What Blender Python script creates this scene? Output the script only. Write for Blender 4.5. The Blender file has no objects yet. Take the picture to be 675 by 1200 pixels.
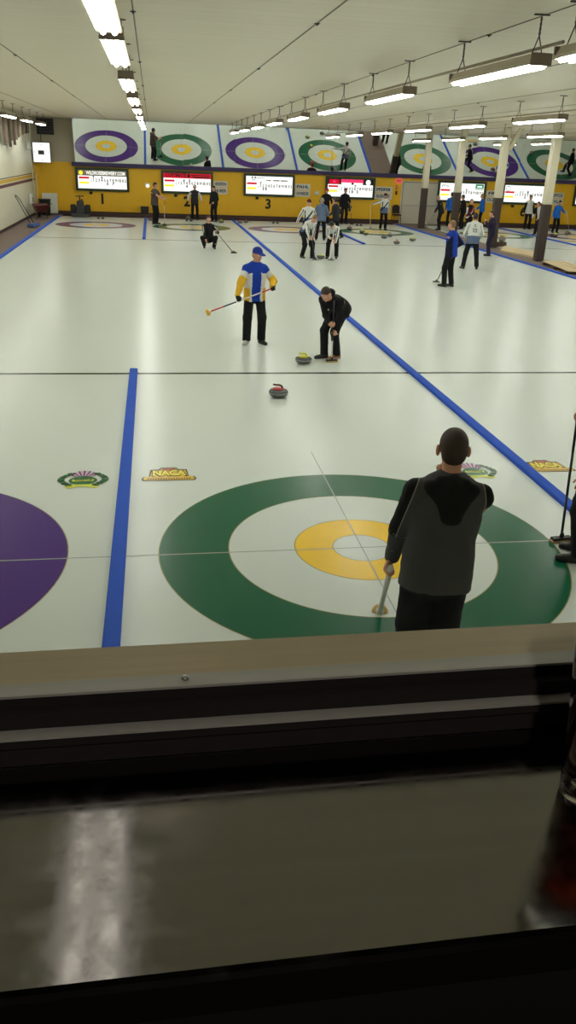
import bpy, math, random
import numpy as np
import openvdb
from mathutils import Matrix, Vector

PI = math.pi
random.seed(7)
S = bpy.context.scene
COL = S.collection
R_ = math.radians

# ------------------------------------------------------------------ materials
MATS = {}
def mat(name, col, rough=.6, metal=0.0, spec=.5, var=.06, scale=6.0, bump=0.0, bscale=80.0, emit=None, estr=0.0, coat=0.0, stretch=(1, 1, 1)):
    if name in MATS: return MATS[name]
    m = bpy.data.materials.new(name); m.use_nodes = True
    nt = m.node_tree; N = nt.nodes; L = nt.links
    b = N['Principled BSDF']
    b.inputs['Roughness'].default_value = rough
    b.inputs['Metallic'].default_value = metal
    b.inputs['Specular IOR Level'].default_value = spec
    b.inputs['Coat Weight'].default_value = coat
    tc = N.new('ShaderNodeTexCoord')
    mp = N.new('ShaderNodeMapping'); mp.inputs['Scale'].default_value = stretch
    L.new(tc.outputs['Object'], mp.inputs['Vector'])
    no = N.new('ShaderNodeTexNoise'); no.inputs['Scale'].default_value = scale; no.inputs['Detail'].default_value = 4
    L.new(mp.outputs[0], no.inputs['Vector'])
    mx = N.new('ShaderNodeMix'); mx.data_type = 'RGBA'
    c = Vector(col)
    mx.inputs[6].default_value = (*(c * (1 - var)), 1); mx.inputs[7].default_value = (*[min(1, x * (1 + var)) for x in c], 1)
    L.new(no.outputs['Fac'], mx.inputs[0]); L.new(mx.outputs[2], b.inputs['Base Color'])
    if bump:
        n2 = N.new('ShaderNodeTexNoise'); n2.inputs['Scale'].default_value = bscale; n2.inputs['Detail'].default_value = 3
        L.new(mp.outputs[0], n2.inputs['Vector'])
        bp = N.new('ShaderNodeBump'); bp.inputs['Strength'].default_value = bump; bp.inputs['Distance'].default_value = .01
        L.new(n2.outputs['Fac'], bp.inputs['Height']); L.new(bp.outputs[0], b.inputs['Normal'])
    if emit is not None:
        b.inputs['Emission Color'].default_value = (*emit, 1); b.inputs['Emission Strength'].default_value = estr
    MATS[name] = m
    return m

def srgb(r, g, b):
    f = lambda c: (c / 255 / 12.92) if c / 255 <= .04045 else ((c / 255 + .055) / 1.055) ** 2.4
    return (f(r), f(g), f(b))

ICE_R = .25
def icemat(name, col):
    m = mat(name, col, rough=ICE_R, var=.05, scale=1.6, bump=.035, bscale=45, spec=.17, stretch=(1, .22, 1))  # colour noise stretched along the sheets paints in soft streak reflections
    return m
M_ice = icemat('ice_white', (.63, .69, .65))
M_igreen = icemat('ice_green_paint', srgb(20, 92, 64))
M_ipurple = icemat('ice_purple_paint', srgb(70, 34, 122))
M_iyellow = icemat('ice_yellow_paint', srgb(238, 196, 40))
M_iedge = icemat('ice_edge_paint', srgb(150, 140, 95))
M_iline = icemat('ice_line_grey', srgb(160, 164, 158))
M_ihog = icemat('ice_hog_line', srgb(38, 44, 40))
M_carpet = mat('walkway_carpet', srgb(118, 102, 94), .95, bump=.5, bscale=60, var=.15, scale=3)
M_blue = mat('blue_foam', srgb(44, 86, 190), .7, spec=.15, bump=.15, bscale=25, var=.12, scale=4)
M_cream = mat('cream_wall', srgb(222, 220, 196), .55, var=.04, scale=1.5)
M_upper = mat('grey_upper_wall', srgb(186, 178, 156), .6, var=.06, scale=2)
M_maroon = mat('maroon_paint', srgb(96, 44, 56), .6)
M_brownline = mat('brown_paint', srgb(80, 62, 52), .6)
M_stripe = mat('yellow_stripe_paint', srgb(214, 172, 48), .6)
M_purpletrim = mat('purple_trim_paint', srgb(52, 40, 92), .45)
M_base = mat('dark_baseboard', srgb(62, 40, 36), .6)
M_pole_w = mat('column_cream', srgb(206, 200, 176), .6, bump=.1, bscale=12)
M_pole_b = mat('column_brown', srgb(62, 50, 46), .7, bump=.3, bscale=18)
M_white = mat('white_paint', srgb(226, 226, 218), .5)
M_doorw = mat('door_white', srgb(205, 200, 184), .45)
M_black = mat('black_plastic', (.012, .012, .013), .45)
M_rubber = mat('black_rubber', (.018, .018, .018), .8, bump=.2)
M_steel = mat('plain_steel', (.55, .55, .55), .3, metal=1)
M_darkmetal = mat('dark_metal', (.08, .08, .085), .45, metal=.7)
M_greenframe = mat('dark_green_frame', srgb(44, 66, 44), .5)
M_housing = mat('fixture_enamel', srgb(176, 166, 146), .5)
M_endcap = mat('fixture_end_brown', srgb(128, 114, 98), .6)
M_redplastic = mat('red_plastic', srgb(176, 24, 38), .35)
M_yelplastic = mat('yellow_plastic', srgb(206, 210, 30), .4)
M_ink = mat('black_ink', (.01, .01, .011), .6)
M_wood = mat('plywood_tan', srgb(206, 186, 146), .7, var=.15, scale=3, stretch=(1, 8, 1))
M_woodd = mat('dark_wood', srgb(88, 66, 52), .7, var=.2, scale=3, stretch=(1, 8, 1))
M_skin = mat('skin', srgb(206, 150, 124), .5, var=.05, scale=20)
M_lip = mat('lips', srgb(160, 92, 84), .5)
M_eyew = mat('eye_white', (.75, .74, .72), .3)
M_eyed = mat('eye_dark', (.02, .015, .012), .2)
M_gran = None

def ribbed(name, col, period, axis, depth=.35, rough=.45, width=.12, dark=.6, noise=.06, var_scale=2.0):
    """painted metal sheet with ribs / seams every `period` metres along `axis`"""
    m = mat(name, col, rough, var=noise, scale=var_scale)
    nt = m.node_tree; N = nt.nodes; L = nt.links; b = N['Principled BSDF']
    tc = [n for n in N if n.type == 'TEX_COORD'][0]
    sp = N.new('ShaderNodeSeparateXYZ'); L.new(tc.outputs['Object'], sp.inputs[0])
    dv = N.new('ShaderNodeMath'); dv.operation = 'DIVIDE'; dv.inputs[1].default_value = period
    L.new(sp.outputs['XYZ'.index(axis)], dv.inputs[0])
    fr = N.new('ShaderNodeMath'); fr.operation = 'FRACT'; L.new(dv.outputs[0], fr.inputs[0])
    pp = N.new('ShaderNodeMath'); pp.operation = 'PINGPONG'; pp.inputs[1].default_value = .5; L.new(fr.outputs[0], pp.inputs[0])
    ss = N.new('ShaderNodeMapRange'); ss.interpolation_type = 'SMOOTHSTEP'
    ss.inputs[1].default_value = 0; ss.inputs[2].default_value = width
    L.new(pp.outputs[0], ss.inputs[0])
    old = b.inputs['Base Color'].links[0].from_socket
    mx = N.new('ShaderNodeMix'); mx.data_type = 'RGBA'
    mx.inputs[6].default_value = (*[c * dark for c in col], 1)
    L.new(ss.outputs[0], mx.inputs[0]); L.new(old, mx.inputs[7]); L.new(mx.outputs[2], b.inputs['Base Color'])
    bp = N.new('ShaderNodeBump'); bp.inputs['Strength'].default_value = depth; bp.inputs['Distance'].default_value = .02
    L.new(ss.outputs[0], bp.inputs['Height']); L.new(bp.outputs[0], b.inputs['Normal'])
    return m
M_yellow = ribbed('yellow_metal_wall', srgb(246, 192, 24), 1.14, 'X', depth=.1, width=.012, dark=.82)
M_ceil = ribbed('ceiling_sheet', srgb(232, 222, 200), .31, 'Y', depth=.12, width=.12, dark=.93, rough=.38, noise=.09, var_scale=2.2)
for n_ in M_ceil.node_tree.nodes:
    if n_.type == 'MAPPING': n_.inputs['Scale'].default_value = (.12, 1.6, 1)  # stretched colour noise paints bands of sheen across the ceiling
M_creamwall = ribbed('cream_wall_panels', srgb(222, 220, 198), 1.22, 'Y', depth=.1, width=.01, dark=.8)

def mat_emit(name, col, strength):
    m = bpy.data.materials.new(name); m.use_nodes = True
    nt = m.node_tree; nt.nodes.clear()
    o = nt.nodes.new('ShaderNodeOutputMaterial'); e = nt.nodes.new('ShaderNodeEmission')
    e.inputs[0].default_value = (*col, 1); e.inputs[1].default_value = strength
    nt.links.new(e.outputs[0], o.inputs[0]); MATS[name] = m
    return m
LAMP_E = 36.0
M_lamp = mat_emit('fluorescent_tube', (1.0, .99, .955), LAMP_E)
M_screen = mat_emit('backlit_white', (1.0, .99, .96), 1.3)
M_scr_red = mat_emit('backlit_red', srgb(205, 20, 44), 1.2)
M_scr_yel = mat_emit('backlit_yellow', srgb(250, 220, 60), 1.4)
M_scr_pink = mat_emit('backlit_pink', srgb(245, 60, 110), 1.3)
M_scr_grey = mat_emit('backlit_grey', srgb(120, 110, 86), 1.0)
M_scr_green = mat_emit('backlit_green', srgb(60, 150, 110), 1.0)
M_scr_ink = mat('screen_ink', (.1, .1, .1), .6)
M_scr_pale = mat('screen_pale_ink', (.24, .2, .2), .6)
M_exit = mat_emit('exit_red_glow', srgb(235, 110, 90), .9)
M_thermo = mat_emit('small_lamp_glow', (1, 1, .95), 1.4)

def mat_mirror():
    m = bpy.data.materials.new('mirror_glass'); m.use_nodes = True
    b = m.node_tree.nodes['Principled BSDF']
    b.inputs['Base Color'].default_value = (.86, .89, .86, 1); b.inputs['Metallic'].default_value = 1; b.inputs['Roughness'].default_value = 0.0
    return m
M_mirror = mat_mirror()
def mat_pane():
    m = bpy.data.materials.new('window_pane'); m.use_nodes = True
    nt = m.node_tree; nt.nodes.clear(); N = nt.nodes
    o = N.new('ShaderNodeOutputMaterial'); t = N.new('ShaderNodeBsdfTransparent'); g = N.new('ShaderNodeBsdfGlossy'); mx = N.new('ShaderNodeMixShader')
    lw = N.new('ShaderNodeLayerWeight'); lw.inputs['Blend'].default_value = .5
    pw = N.new('ShaderNodeMath'); pw.operation = 'POWER'; pw.inputs[1].default_value = 5; nt.links.new(lw.outputs['Facing'], pw.inputs[0])
    f = N.new('ShaderNodeMapRange'); f.inputs[3].default_value = .03; f.inputs[4].default_value = .7; nt.links.new(pw.outputs[0], f.inputs[0])
    t.inputs[0].default_value = (.95, .965, .95, 1); g.inputs['Roughness'].default_value = .02
    nt.links.new(f.outputs[0], mx.inputs[0]); nt.links.new(t.outputs[0], mx.inputs[1]); nt.links.new(g.outputs[0], mx.inputs[2]); nt.links.new(mx.outputs[0], o.inputs[0])
    return m
M_pane = mat_pane()
def mat_glass(name, col, ior, rough=0.0):
    m = bpy.data.materials.new(name); m.use_nodes = True
    b = m.node_tree.nodes['Principled BSDF']
    b.inputs['Base Color'].default_value = (*col, 1); b.inputs['Transmission Weight'].default_value = 1
    b.inputs['IOR'].default_value = ior; b.inputs['Roughness'].default_value = rough
    return m
M_glass = mat_glass('pint_glass', (.95, .95, .94), 1.46)
M_beer = mat_glass('dark_red_ale', (.13, .02, .008), 1.34)
def mat_counter():
    m = mat('brushed_counter', (.33, .315, .315), .17, metal=1, var=.1, scale=3, stretch=(.6, 14, 1))
    nt = m.node_tree; N = nt.nodes; L = nt.links; b = N['Principled BSDF']
    tc = [n for n in N if n.type == 'TEX_COORD'][0]
    no = N.new('ShaderNodeTexNoise'); no.inputs['Scale'].default_value = 26; no.inputs['Detail'].default_value = 10; no.inputs['Roughness'].default_value = .7
    L.new(tc.outputs['Object'], no.inputs['Vector'])
    mr = N.new('ShaderNodeMapRange'); mr.inputs[1].default_value = .35; mr.inputs[2].default_value = .7; mr.inputs[3].default_value = .05; mr.inputs[4].default_value = .22
    L.new(no.outputs['Fac'], mr.inputs[0]); L.new(mr.outputs[0], b.inputs['Roughness'])
    return m
M_counter = mat_counter()
M_sill = mat('sill_tan_laminate', srgb(200, 184, 154), .5, var=.16, scale=4, stretch=(1.2, 22, 1), bump=.06)
M_alu = mat('window_aluminium', (.52, .52, .49), .5, metal=.2)
M_dark = mat('dark_frame', (.03, .026, .027), .75, spec=.15)
M_pub = mat('pub_dark', (.02, .018, .017), .9)

# ------------------------------------------------------------------ mesh helpers
class MB:
    def __init__(self): self.v = []; self.f = []; self.mi = []; self.sm = []
    def add(self, verts, faces, mi=0, smooth=False):
        o = len(self.v); self.v += [tuple(p) for p in verts]
        for f in faces: self.f.append(tuple(o + i for i in f)); self.mi.append(mi); self.sm.append(smooth)
        return self
    def box(self, c, s, mi=0, rz=0, bev=0.0, rx=0, ry=0):
        sx, sy, sz = s[0] / 2, s[1] / 2, s[2] / 2
        M = Matrix.Translation(c) @ Matrix.Rotation(rz, 4, 'Z') @ Matrix.Rotation(ry, 4, 'Y') @ Matrix.Rotation(rx, 4, 'X')
        if bev <= 0:
            vs = [Vector((x * sx, y * sy, z * sz)) for z in (-1, 1) for y in (-1, 1) for x in (-1, 1)]
            fs = [(0, 2, 3, 1), (4, 5, 7, 6), (0, 1, 5, 4), (2, 6, 7, 3), (0, 4, 6, 2), (1, 3, 7, 5)]
            return self.add([M @ p for p in vs], fs, mi)
        b = min(bev, sx * .9, sy * .9, sz * .9)
        import bmesh
        bm = bmesh.new(); bmesh.ops.create_cube(bm, size=1)
        for v in bm.verts: v.co = Vector((v.co.x * s[0], v.co.y * s[1], v.co.z * s[2]))
        bmesh.ops.bevel(bm, geom=list(bm.edges), offset=b, segments=2, profile=.6, affect='EDGES')
        bm.verts.index_update()
        self.add([M @ v.co for v in bm.verts], [[v.index for v in f.verts] for f in bm.faces], mi)
        bm.free(); return self
    def lathe(self, prof, c=(0, 0, 0), n=24, mi=0, axis=None, smooth=True, caps=True, mis=None):
        c = Vector(c)
        Q = Matrix.Identity(3)
        if axis is not None: Q = Vector((0, 0, 1)).rotation_difference(Vector(axis).normalized()).to_matrix()
        o = len(self.v)
        for r, z in prof:
            for k in range(n):
                a = 2 * PI * k / n
                self.v.append(tuple(c + Q @ Vector((r * math.cos(a), r * math.sin(a), z))))
        for i in range(len(prof) - 1):
            for k in range(n):
                k2 = (k + 1) % n
                self.f.append((o + i * n + k, o + i * n + k2, o + (i + 1) * n + k2, o + (i + 1) * n + k)); self.mi.append(mis[i] if mis else mi); self.sm.append(smooth)
        if caps:
            if prof[0][0] > 1e-6: self.f.append(tuple(o + k for k in reversed(range(n)))); self.mi.append(mis[0] if mis else mi); self.sm.append(False)
            if prof[-1][0] > 1e-6: self.f.append(tuple(o + (len(prof) - 1) * n + k for k in range(n))); self.mi.append(mis[-1] if mis else mi); self.sm.append(False)
        return self
    def tube(self, pts, r, n=10, mi=0, smooth=True):
        pts = [Vector(p) for p in pts]; rs = r if isinstance(r, (list, tuple)) else [r] * len(pts)
        o = len(self.v); up = None
        for i, p in enumerate(pts):
            d = (pts[min(i + 1, len(pts) - 1)] - pts[max(i - 1, 0)]).normalized()
            if up is None: up = d.orthogonal().normalized()
            up = (up - d * up.dot(d))
            up = up.normalized() if up.length > 1e-6 else d.orthogonal().normalized()
            s = d.cross(up)
            for k in range(n):
                a = 2 * PI * k / n
                self.v.append(tuple(p + (up * math.cos(a) + s * math.sin(a)) * rs[i]))
        for i in range(len(pts) - 1):
            for k in range(n):
                k2 = (k + 1) % n
                self.f.append((o + i * n + k, o + i * n + k2, o + (i + 1) * n + k2, o + (i + 1) * n + k)); self.mi.append(mi); self.sm.append(smooth)
        self.f.append(tuple(o + k for k in reversed(range(n)))); self.mi.append(mi); self.sm.append(False)
        self.f.append(tuple(o + (len(pts) - 1) * n + k for k in range(n))); self.mi.append(mi); self.sm.append(False)
        return self
    def annulus(self, x, y, z, r0, r1, mi=0, n=96, sx=1.0, sy=1.0):
        o = len(self.v)
        for k in range(n):
            a = 2 * PI * k / n
            for r in (r0, r1): self.v.append((x + r * sx * math.cos(a), y + r * sy * math.sin(a), z))
        for k in range(n):
            k2 = (k + 1) % n
            self.f.append((o + 2 * k, o + 2 * k + 1, o + 2 * k2 + 1, o + 2 * k2)); self.mi.append(mi); self.sm.append(False)
        return self
    def poly(self, pts, mi=0): return self.add(pts, [tuple(range(len(pts)))], mi)
    def prism(self, pts2, z0, z1, mi=0):
        n = len(pts2)
        vs = [(x, y, z0) for x, y in pts2] + [(x, y, z1) for x, y in pts2]
        fs = [tuple(reversed(range(n))), tuple(range(n, 2 * n))] + [(i, (i + 1) % n, n + (i + 1) % n, n + i) for i in range(n)]
        return self.add(vs, fs, mi)
    def build(self, name, mats, parent=None, loc=(0, 0, 0), rz=0):
        if not isinstance(mats, (list, tuple)): mats = [mats]
        me = bpy.data.meshes.new(name); me.from_pydata(self.v, [], self.f)
        for m in mats: me.materials.append(m)
        me.polygons.foreach_set('material_index', self.mi); me.polygons.foreach_set('use_smooth', self.sm); me.update()
        o = bpy.data.objects.new(name, me); COL.objects.link(o); o.location = loc; o.rotation_euler = (0, 0, rz)
        if parent is not None: o.parent = parent
        return o
def tag(o, label=None, cat=None, group=None, kind=None):
    if label: o['label'] = label
    if cat: o['category'] = cat
    if group: o['group'] = group
    if kind: o['kind'] = kind
    return o
def thing(name, label, cat, loc=(0, 0, 0), rz=0, group=None):
    o = bpy.data.objects.new(name, None); COL.objects.link(o); o.location = loc; o.rotation_euler = (0, 0, rz); o.empty_display_size = .1
    return tag(o, label, cat, group)
def struct(name, mb, mats, parent=None):
    o = mb.build(name, mats, parent)
    if parent is None: o['kind'] = 'structure'
    return o
def dup(root, loc, rz=None, label=None, group=None):
    r = root.copy(); COL.objects.link(r); r.location = loc
    if rz is not None: r.rotation_euler = (0, 0, rz)
    if label: r['label'] = label
    if group: r['group'] = group
    for ch in list(root.children):
        c = ch.copy(); COL.objects.link(c); c.parent = r
        for g in list(ch.children):
            d = g.copy(); COL.objects.link(d); d.parent = c
    return r
def text_obj(name, s, size, m, parent, loc, rot=(0, 0, 0), width=None, ext=.004, bold=0.0, align='CENTER', hscale=1.0):
    cu = bpy.data.curves.new(name, 'FONT'); cu.body = s; cu.size = size; cu.align_x = align; cu.align_y = 'CENTER'
    cu.extrude = ext; cu.offset = bold; cu.resolution_u = 3
    t = bpy.data.objects.new(name + '_tmp', cu); COL.objects.link(t)
    bpy.context.view_layer.update()
    dg = bpy.context.evaluated_depsgraph_get()
    me = bpy.data.meshes.new_from_object(t.evaluated_get(dg))
    bpy.data.objects.remove(t); bpy.data.curves.remove(cu)
    me.name = name; me.materials.clear(); me.materials.append(m)
    if me.vertices:
        n = len(me.vertices); a = np.zeros(n * 3); me.vertices.foreach_get('co', a); a = a.reshape(-1, 3)
        w = a[:, 0].max() - a[:, 0].min()
        if width and w > 0: a[:, 0] *= width / w
        a[:, 0] *= hscale
        me.vertices.foreach_set('co', a.ravel()); me.update()
    o = bpy.data.objects.new(name, me); COL.objects.link(o); o.location = loc; o.rotation_euler = rot
    if parent is not None: o.parent = parent
    return o
WALLROT = (PI / 2, 0, 0)

# ------------------------------------------------------------------ camera
cam = bpy.data.cameras.new('camera'); co = bpy.data.objects.new('camera', cam); COL.objects.link(co)
CAMP = Vector((-1.794197, -6.396459, 3.245706))
rt = Vector((.987572, -.152897, .036396)); upv = Vector((.028973, .404707, .913987)); fw = Vector((.154476, .901574, -.404107))
M = Matrix((rt, upv, -fw)).transposed().to_4x4(); M.translation = CAMP
co.matrix_world = M
cam.sensor_fit = 'VERTICAL'; cam.sensor_height = 36; cam.lens = 942.4176 / 1200 * 36; cam.clip_start = .02; cam.clip_end = 200
S.camera = co
def px(p):
    d = Vector(p) - CAMP; z = d.dot(fw)
    return (337.5 + 942.4176 * d.dot(rt) / z, 600 - 942.4176 * d.dot(upv) / z) if z > .01 else (-9999, -9999)

# ------------------------------------------------------------------ the hall
YW = 40.85            # far wall
YF = -5.60            # viewing wall (rink side face)
ZC = 4.64             # ceiling
XL, XR = -7.9, 27.0
SHEETS = [-4.45, 0.0, 4.52, 9.03, 15.25, 19.75, 24.2]
RING = ['p', 'g', 'p', 'g', 'g', 'p', 'g']
TEE = 34.254
HOG = 6.40

def add_ice(name, x0, x1, ids):
    mb = MB()
    mb.add([(x0, -4.6, -.02), (x1, -4.6, -.02), (x1, 39.25, -.02), (x0, 39.25, -.02), (x0, -4.6, 0), (x1, -4.6, 0), (x1, 39.25, 0), (x0, 39.25, 0)],
           [(3, 2, 1, 0), (4, 5, 6, 7), (0, 1, 5, 4), (1, 2, 6, 5), (2, 3, 7, 6), (3, 0, 4, 7)], 0)
    z = .0012
    for i in ids:
        x = SHEETS[i]; c = 1 if RING[i] == 'g' else 2
        for ty in (0.0, TEE):
            mb.annulus(x, ty, z, 1.22, 1.83, c); mb.annulus(x, ty, z, 1.83, 1.839, 4); mb.annulus(x, ty, z, 1.211, 1.22, 4)
            mb.annulus(x, ty, z, .27, .61, 3); mb.annulus(x, ty, z, .61, .62, 4, 64); mb.annulus(x, ty, z, .262, .27, 4, 64)
        w = .006; zl = z + .0006
        mb.add([(x - w, -3.6, zl), (x + w, -3.6, zl), (x + w, 2.6, zl), (x - w, 2.6, zl)], [(0, 1, 2, 3)], 5)
        mb.add([(x - w, TEE - 2.6, zl), (x + w, TEE - 2.6, zl), (x + w, 38.4, zl), (x - w, 38.4, zl)], [(0, 1, 2, 3)], 5)
    for y, w, mi in [(0, .008, 5), (TEE, .01, 5), (HOG, .05, 6), (TEE - HOG, .05, 6), (-1.83, .008, 5), (TEE + 1.83, .008, 5)]:
        zl = z + .0009
        mb.add([(x0, y - w, zl), (x1, y - w, zl), (x1, y + w, zl), (x0, y + w, zl)], [(0, 1, 2, 3)], mi)
    o = struct(name, mb, [M_ice, M_igreen, M_ipurple, M_iyellow, M_iedge, M_iline, M_ihog])
    return o
ice_l = add_ice('floor_ice', -6.6, 11.5, [0, 1, 2, 3])
ice_r = add_ice('floor_ice.001', 12.95, XR, [4, 5, 6])
struct('floor', MB().box(((XL + XR) / 2, (YF + YW) / 2, -.06), (XR - XL, YW - YF, .08)), M_carpet)

# painted emblems on the ice
def emblem_naca(x, y):
    e = thing('ice_emblem', '', 'emblem', (x, y, .003))
    b = MB(); pts = [(-.30, -.10), (.30, -.10), (.32, -.075), (.30, -.03), (.235, -.02), (.215, .11), (.12, .115), (.09, .15), (-.09, .15), (-.12, .115), (-.215, .11), (-.235, -.02), (-.30, -.03), (-.32, -.075)]
    b.prism(pts, 0, .0008); b.build('border', icemat('ice_brown_paint', srgb(96, 70, 40)), e)
    b = MB(); b.prism([(x_ * .93, y_ * .86 - .004) for x_, y_ in pts], .0008, .0014); b.build('shield', icemat('ice_gold_paint', srgb(214, 178, 70)), e)
    b = MB(); b.annulus(0, .105, .0018, 0.0, .085, 0, 24, 1.0, .35); b.build('crest', icemat('ice_rust_paint', srgb(170, 96, 70)), e)
    text_obj('lettering_edge', 'NACA', .15, icemat('ice_ink_paint', srgb(36, 40, 28)), e, (0, .032, .0020), width=.42, ext=.0002, bold=.013)
    text_obj('lettering', 'NACA', .135, icemat('ice_bright_yellow', srgb(240, 224, 80)), e, (0, .034, .0026), width=.39, ext=.0002, bold=.006)
    b = MB()
    for k in range(17): b.add([(-.25 + k * .03, -.082, .002), (-.232 + k * .03, -.082, .002), (-.232 + k * .03, -.056, .002), (-.25 + k * .03, -.056, .002)], [(0, 1, 2, 3)])
    b.build('ribbon_marks', icemat('ice_brown_paint', srgb(96, 70, 40)), e)
    e.scale = (.93, 1.55, 1)
    return e
def emblem_thistle(x, y):
    e = thing('ice_emblem', '', 'emblem', (x, y, .003))
    dg_ = icemat('ice_leaf_green', srgb(46, 104, 62)); yg = icemat('ice_lime', srgb(196, 206, 84)); pu = icemat('ice_thistle_purple', srgb(112, 70, 130)); ink = icemat('ice_ink_paint', srgb(36, 40, 28)); pk = icemat('ice_pinkish', srgb(206, 176, 186))
    b = MB()
    for k in range(13):
        a = R_(25 + 130 * k / 12); c_, s_ = math.cos(a), math.sin(a)
        p0 = Vector((c_ * .05, .0 + s_ * .03, .0012)); p1 = Vector((c_ * .175, .02 + s_ * .17, .0012)); t = Vector((-s_, c_, 0)) * .013
        b.add([p0 - t * .5, p0 + t * .5, p1 + t, p1 - t], [(3, 2, 1, 0)], k % 2)
    b.build('thistle_flower', [pu, pk], e)
    b = MB(); b.annulus(0, -.02, .0018, 0, .1, 0, 24, 1.15, .75); b.annulus(0, -.055, .0016, 0, .14, 0, 24, 1.15, .75); b.build('bulb', dg_, e)
    b = MB(); b.prism([(-.2, -.19), (-.1, -.13), (.1, -.13), (.2, -.19), (.15, -.24), (0, -.2), (-.15, -.24)], .0008, .0014); b.prism([(-.05, -.2), (.05, -.2), (.06, -.15), (-.06, -.15)], .0019, .0024); b.prism([(-.115, -.075), (.115, -.075), (.125, -.03), (-.125, -.03)], .0019, .0026); b.build('ribbon', yg, e)
    text_obj('lettering', 'THISTLE', .05, ink, e, (0, -.052, .0031), width=.2, ext=.0002, bold=.001)
    for sx in (-1, 1):
        b = MB()
        for k in range(8):
            a = R_(200 + 115 * k / 7); px_ = sx * (-.17 + .10 * math.cos(a) * -1 - .02); py_ = .02 + .16 * math.sin(a) + .1
            px_ = sx * (.15 + .10 * math.sin(PI * k / 7)); py_ = -.16 + .27 * k / 7
            b.annulus(px_, py_, .0014 + k * .00004, 0, .034, k % 2, 10, 1.3, .85)
        b.build('wreath', [dg_, icemat('ice_leaf_green_dark', srgb(30, 70, 44))], e)
    e.scale = (.93, 1.18, 1)
    return e
for i, x in enumerate([-1.71, 2.72]):
    e = emblem_naca(x, 1.92); tag(e, ['gold NACA emblem painted in the ice just right of the left blue divider', 'gold NACA emblem painted in the ice beyond the long blue divider'][i], None, 'painted NACA emblems')
for i, x in enumerate([-2.62, 1.78]):
    e = emblem_thistle(x, 1.88); tag(e, ['thistle emblem with green leaves painted left of the left blue divider', 'thistle emblem half hidden behind the head of the near man'][i], None, 'painted thistle emblems')

# blue dividers
def rail(x, y0, y1, label, w=.125, h=.05):
    pr = [(-w / 2, 0), (w / 2, 0), (w / 2, h * .75), (w * .42, h * .97), (0, h), (-w * .42, h * .97), (-w / 2, h * .75)]
    mb = MB(); n = len(pr); yy = [y0 + (y1 - y0) * k / 24 for k in range(25)]
    vs = [(px_, y, pz) for y in yy for px_, pz in pr]
    fs = [(k * n + i, k * n + (i + 1) % n, (k + 1) * n + (i + 1) % n, (k + 1) * n + i) for k in range(24) for i in range(n)]
    fs += [tuple(range(n)), tuple(reversed([24 * n + i for i in range(n)]))]
    mb.add(vs, fs, 0); o = mb.build('blue_divider', M_blue, None, (x, 0, .0025))
    return tag(o, label, 'divider', 'blue foam dividers')
rail(-2.18, -4.5, 6.55, 'short blue foam divider from the window to the near hog line')
rail(-2.2, 28.0, 39.2, 'blue foam divider by the scoreboard 2 end, left of the vertical broom')
rail(2.41, -4.5, 39.2, 'long blue foam divider running diagonally down the whole rink')
rail(6.87, 28.0, 39.2, 'blue foam divider ending behind the two sweepers')
rail(11.5, -4.5, 39.2, 'blue foam edge along the walkway with the columns', .13)
rail(-6.6, -4.5, 39.2, 'pale blue foam edge along the left walkway', .13)
rail(17.2, 6, 39.2, 'blue foam divider on the ice beyond the columns')
rail(21.8, 20, 39.2, 'farthest blue foam divider at the right edge')

# walls
mb = MB()
mb.box(((XL + XR) / 2, YW + .1, 1.28), (XR - XL, .2, 2.56), 0)
mb.box(((XL + XR) / 2, YW + .1, (2.56 + ZC) / 2), (XR - XL, .2, ZC - 2.56), 1)
struct('wall_back', mb, [M_yellow, M_upper])
struct('wall_left', MB().box((XL - .1, (YF + YW) / 2, ZC / 2), (.2, YW - YF + .4, ZC)), M_creamwall)
struct('wall_right', MB().box((XR + .1, (YF + YW) / 2, ZC / 2), (.2, YW - YF + .4, ZC)), M_creamwall)
struct('baseboard_back', MB().box(((XL + XR) / 2, YW - .02, .08), (XR - XL - .06, .04, .16)), M_base)
struct('baseboard_left', MB().box((XL + .012, (YF + YW) / 2, .05), (.024, YW - YF - .06, .10)), M_base)
struct('trim_1', MB().box((XL + .004, 18, 1.975), (.008, 45.5, .035)), M_brownline)
struct('trim_2', MB().box((XL + .004, 18, 1.86), (.008, 45.5, .13)), M_stripe)
struct('trim_3', MB().box((XL + .004, 18, 1.68), (.008, 45.5, .12)), M_maroon)
# front wall with the viewing window
WX0, WX1, WZ0, WZ1 = -3.4, .1, 2.70, 4.05
mb = MB()
yc = YF - .02; th = .04
mb.box(((XL + XR) / 2, yc, WZ0 / 2 - .02), (XR - XL, th, WZ0 - .04))
mb.box(((XL + XR) / 2, yc, (WZ1 + ZC) / 2), (XR - XL, th, ZC - WZ1))
mb.box(((XL + WX0) / 2, yc, (WZ0 + WZ1) / 2), (WX0 - XL, th, WZ1 - WZ0 + .08))
mb.box(((XR + WX1) / 2, yc, (WZ0 + WZ1) / 2), (XR - WX1, th, WZ1 - WZ0 + .08))
struct('wall_front', mb, M_cream)
# ceiling
cl = struct('ceiling', MB().box(((XL + XR) / 2, (YF + YW) / 2, ZC + .1), (XR - XL + .4, YW - YF + .4, .2)), M_ceil)
mb = MB()
for k in range(-1, 13):
    x = -6.05 + (k) * 2.05
    mb.box((x, (YF + YW) / 2, ZC - .003), (.016, YW - YF, .006))
struct('trim_4', mb, mat('seam_grey', srgb(120, 110, 94), .6))
for k in range(0, 7):
    x = -6.05 + k * 2.05
    for y in (4.0, 9.5, 15, 20.5):
        MB().lathe([(.035, 0), (.035, -.006), (.014, -.01), (.012, -.022), (.0, -.024)], (x, y, ZC - .006), 10).build('washer_bolt', M_darkmetal, cl)

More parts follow.
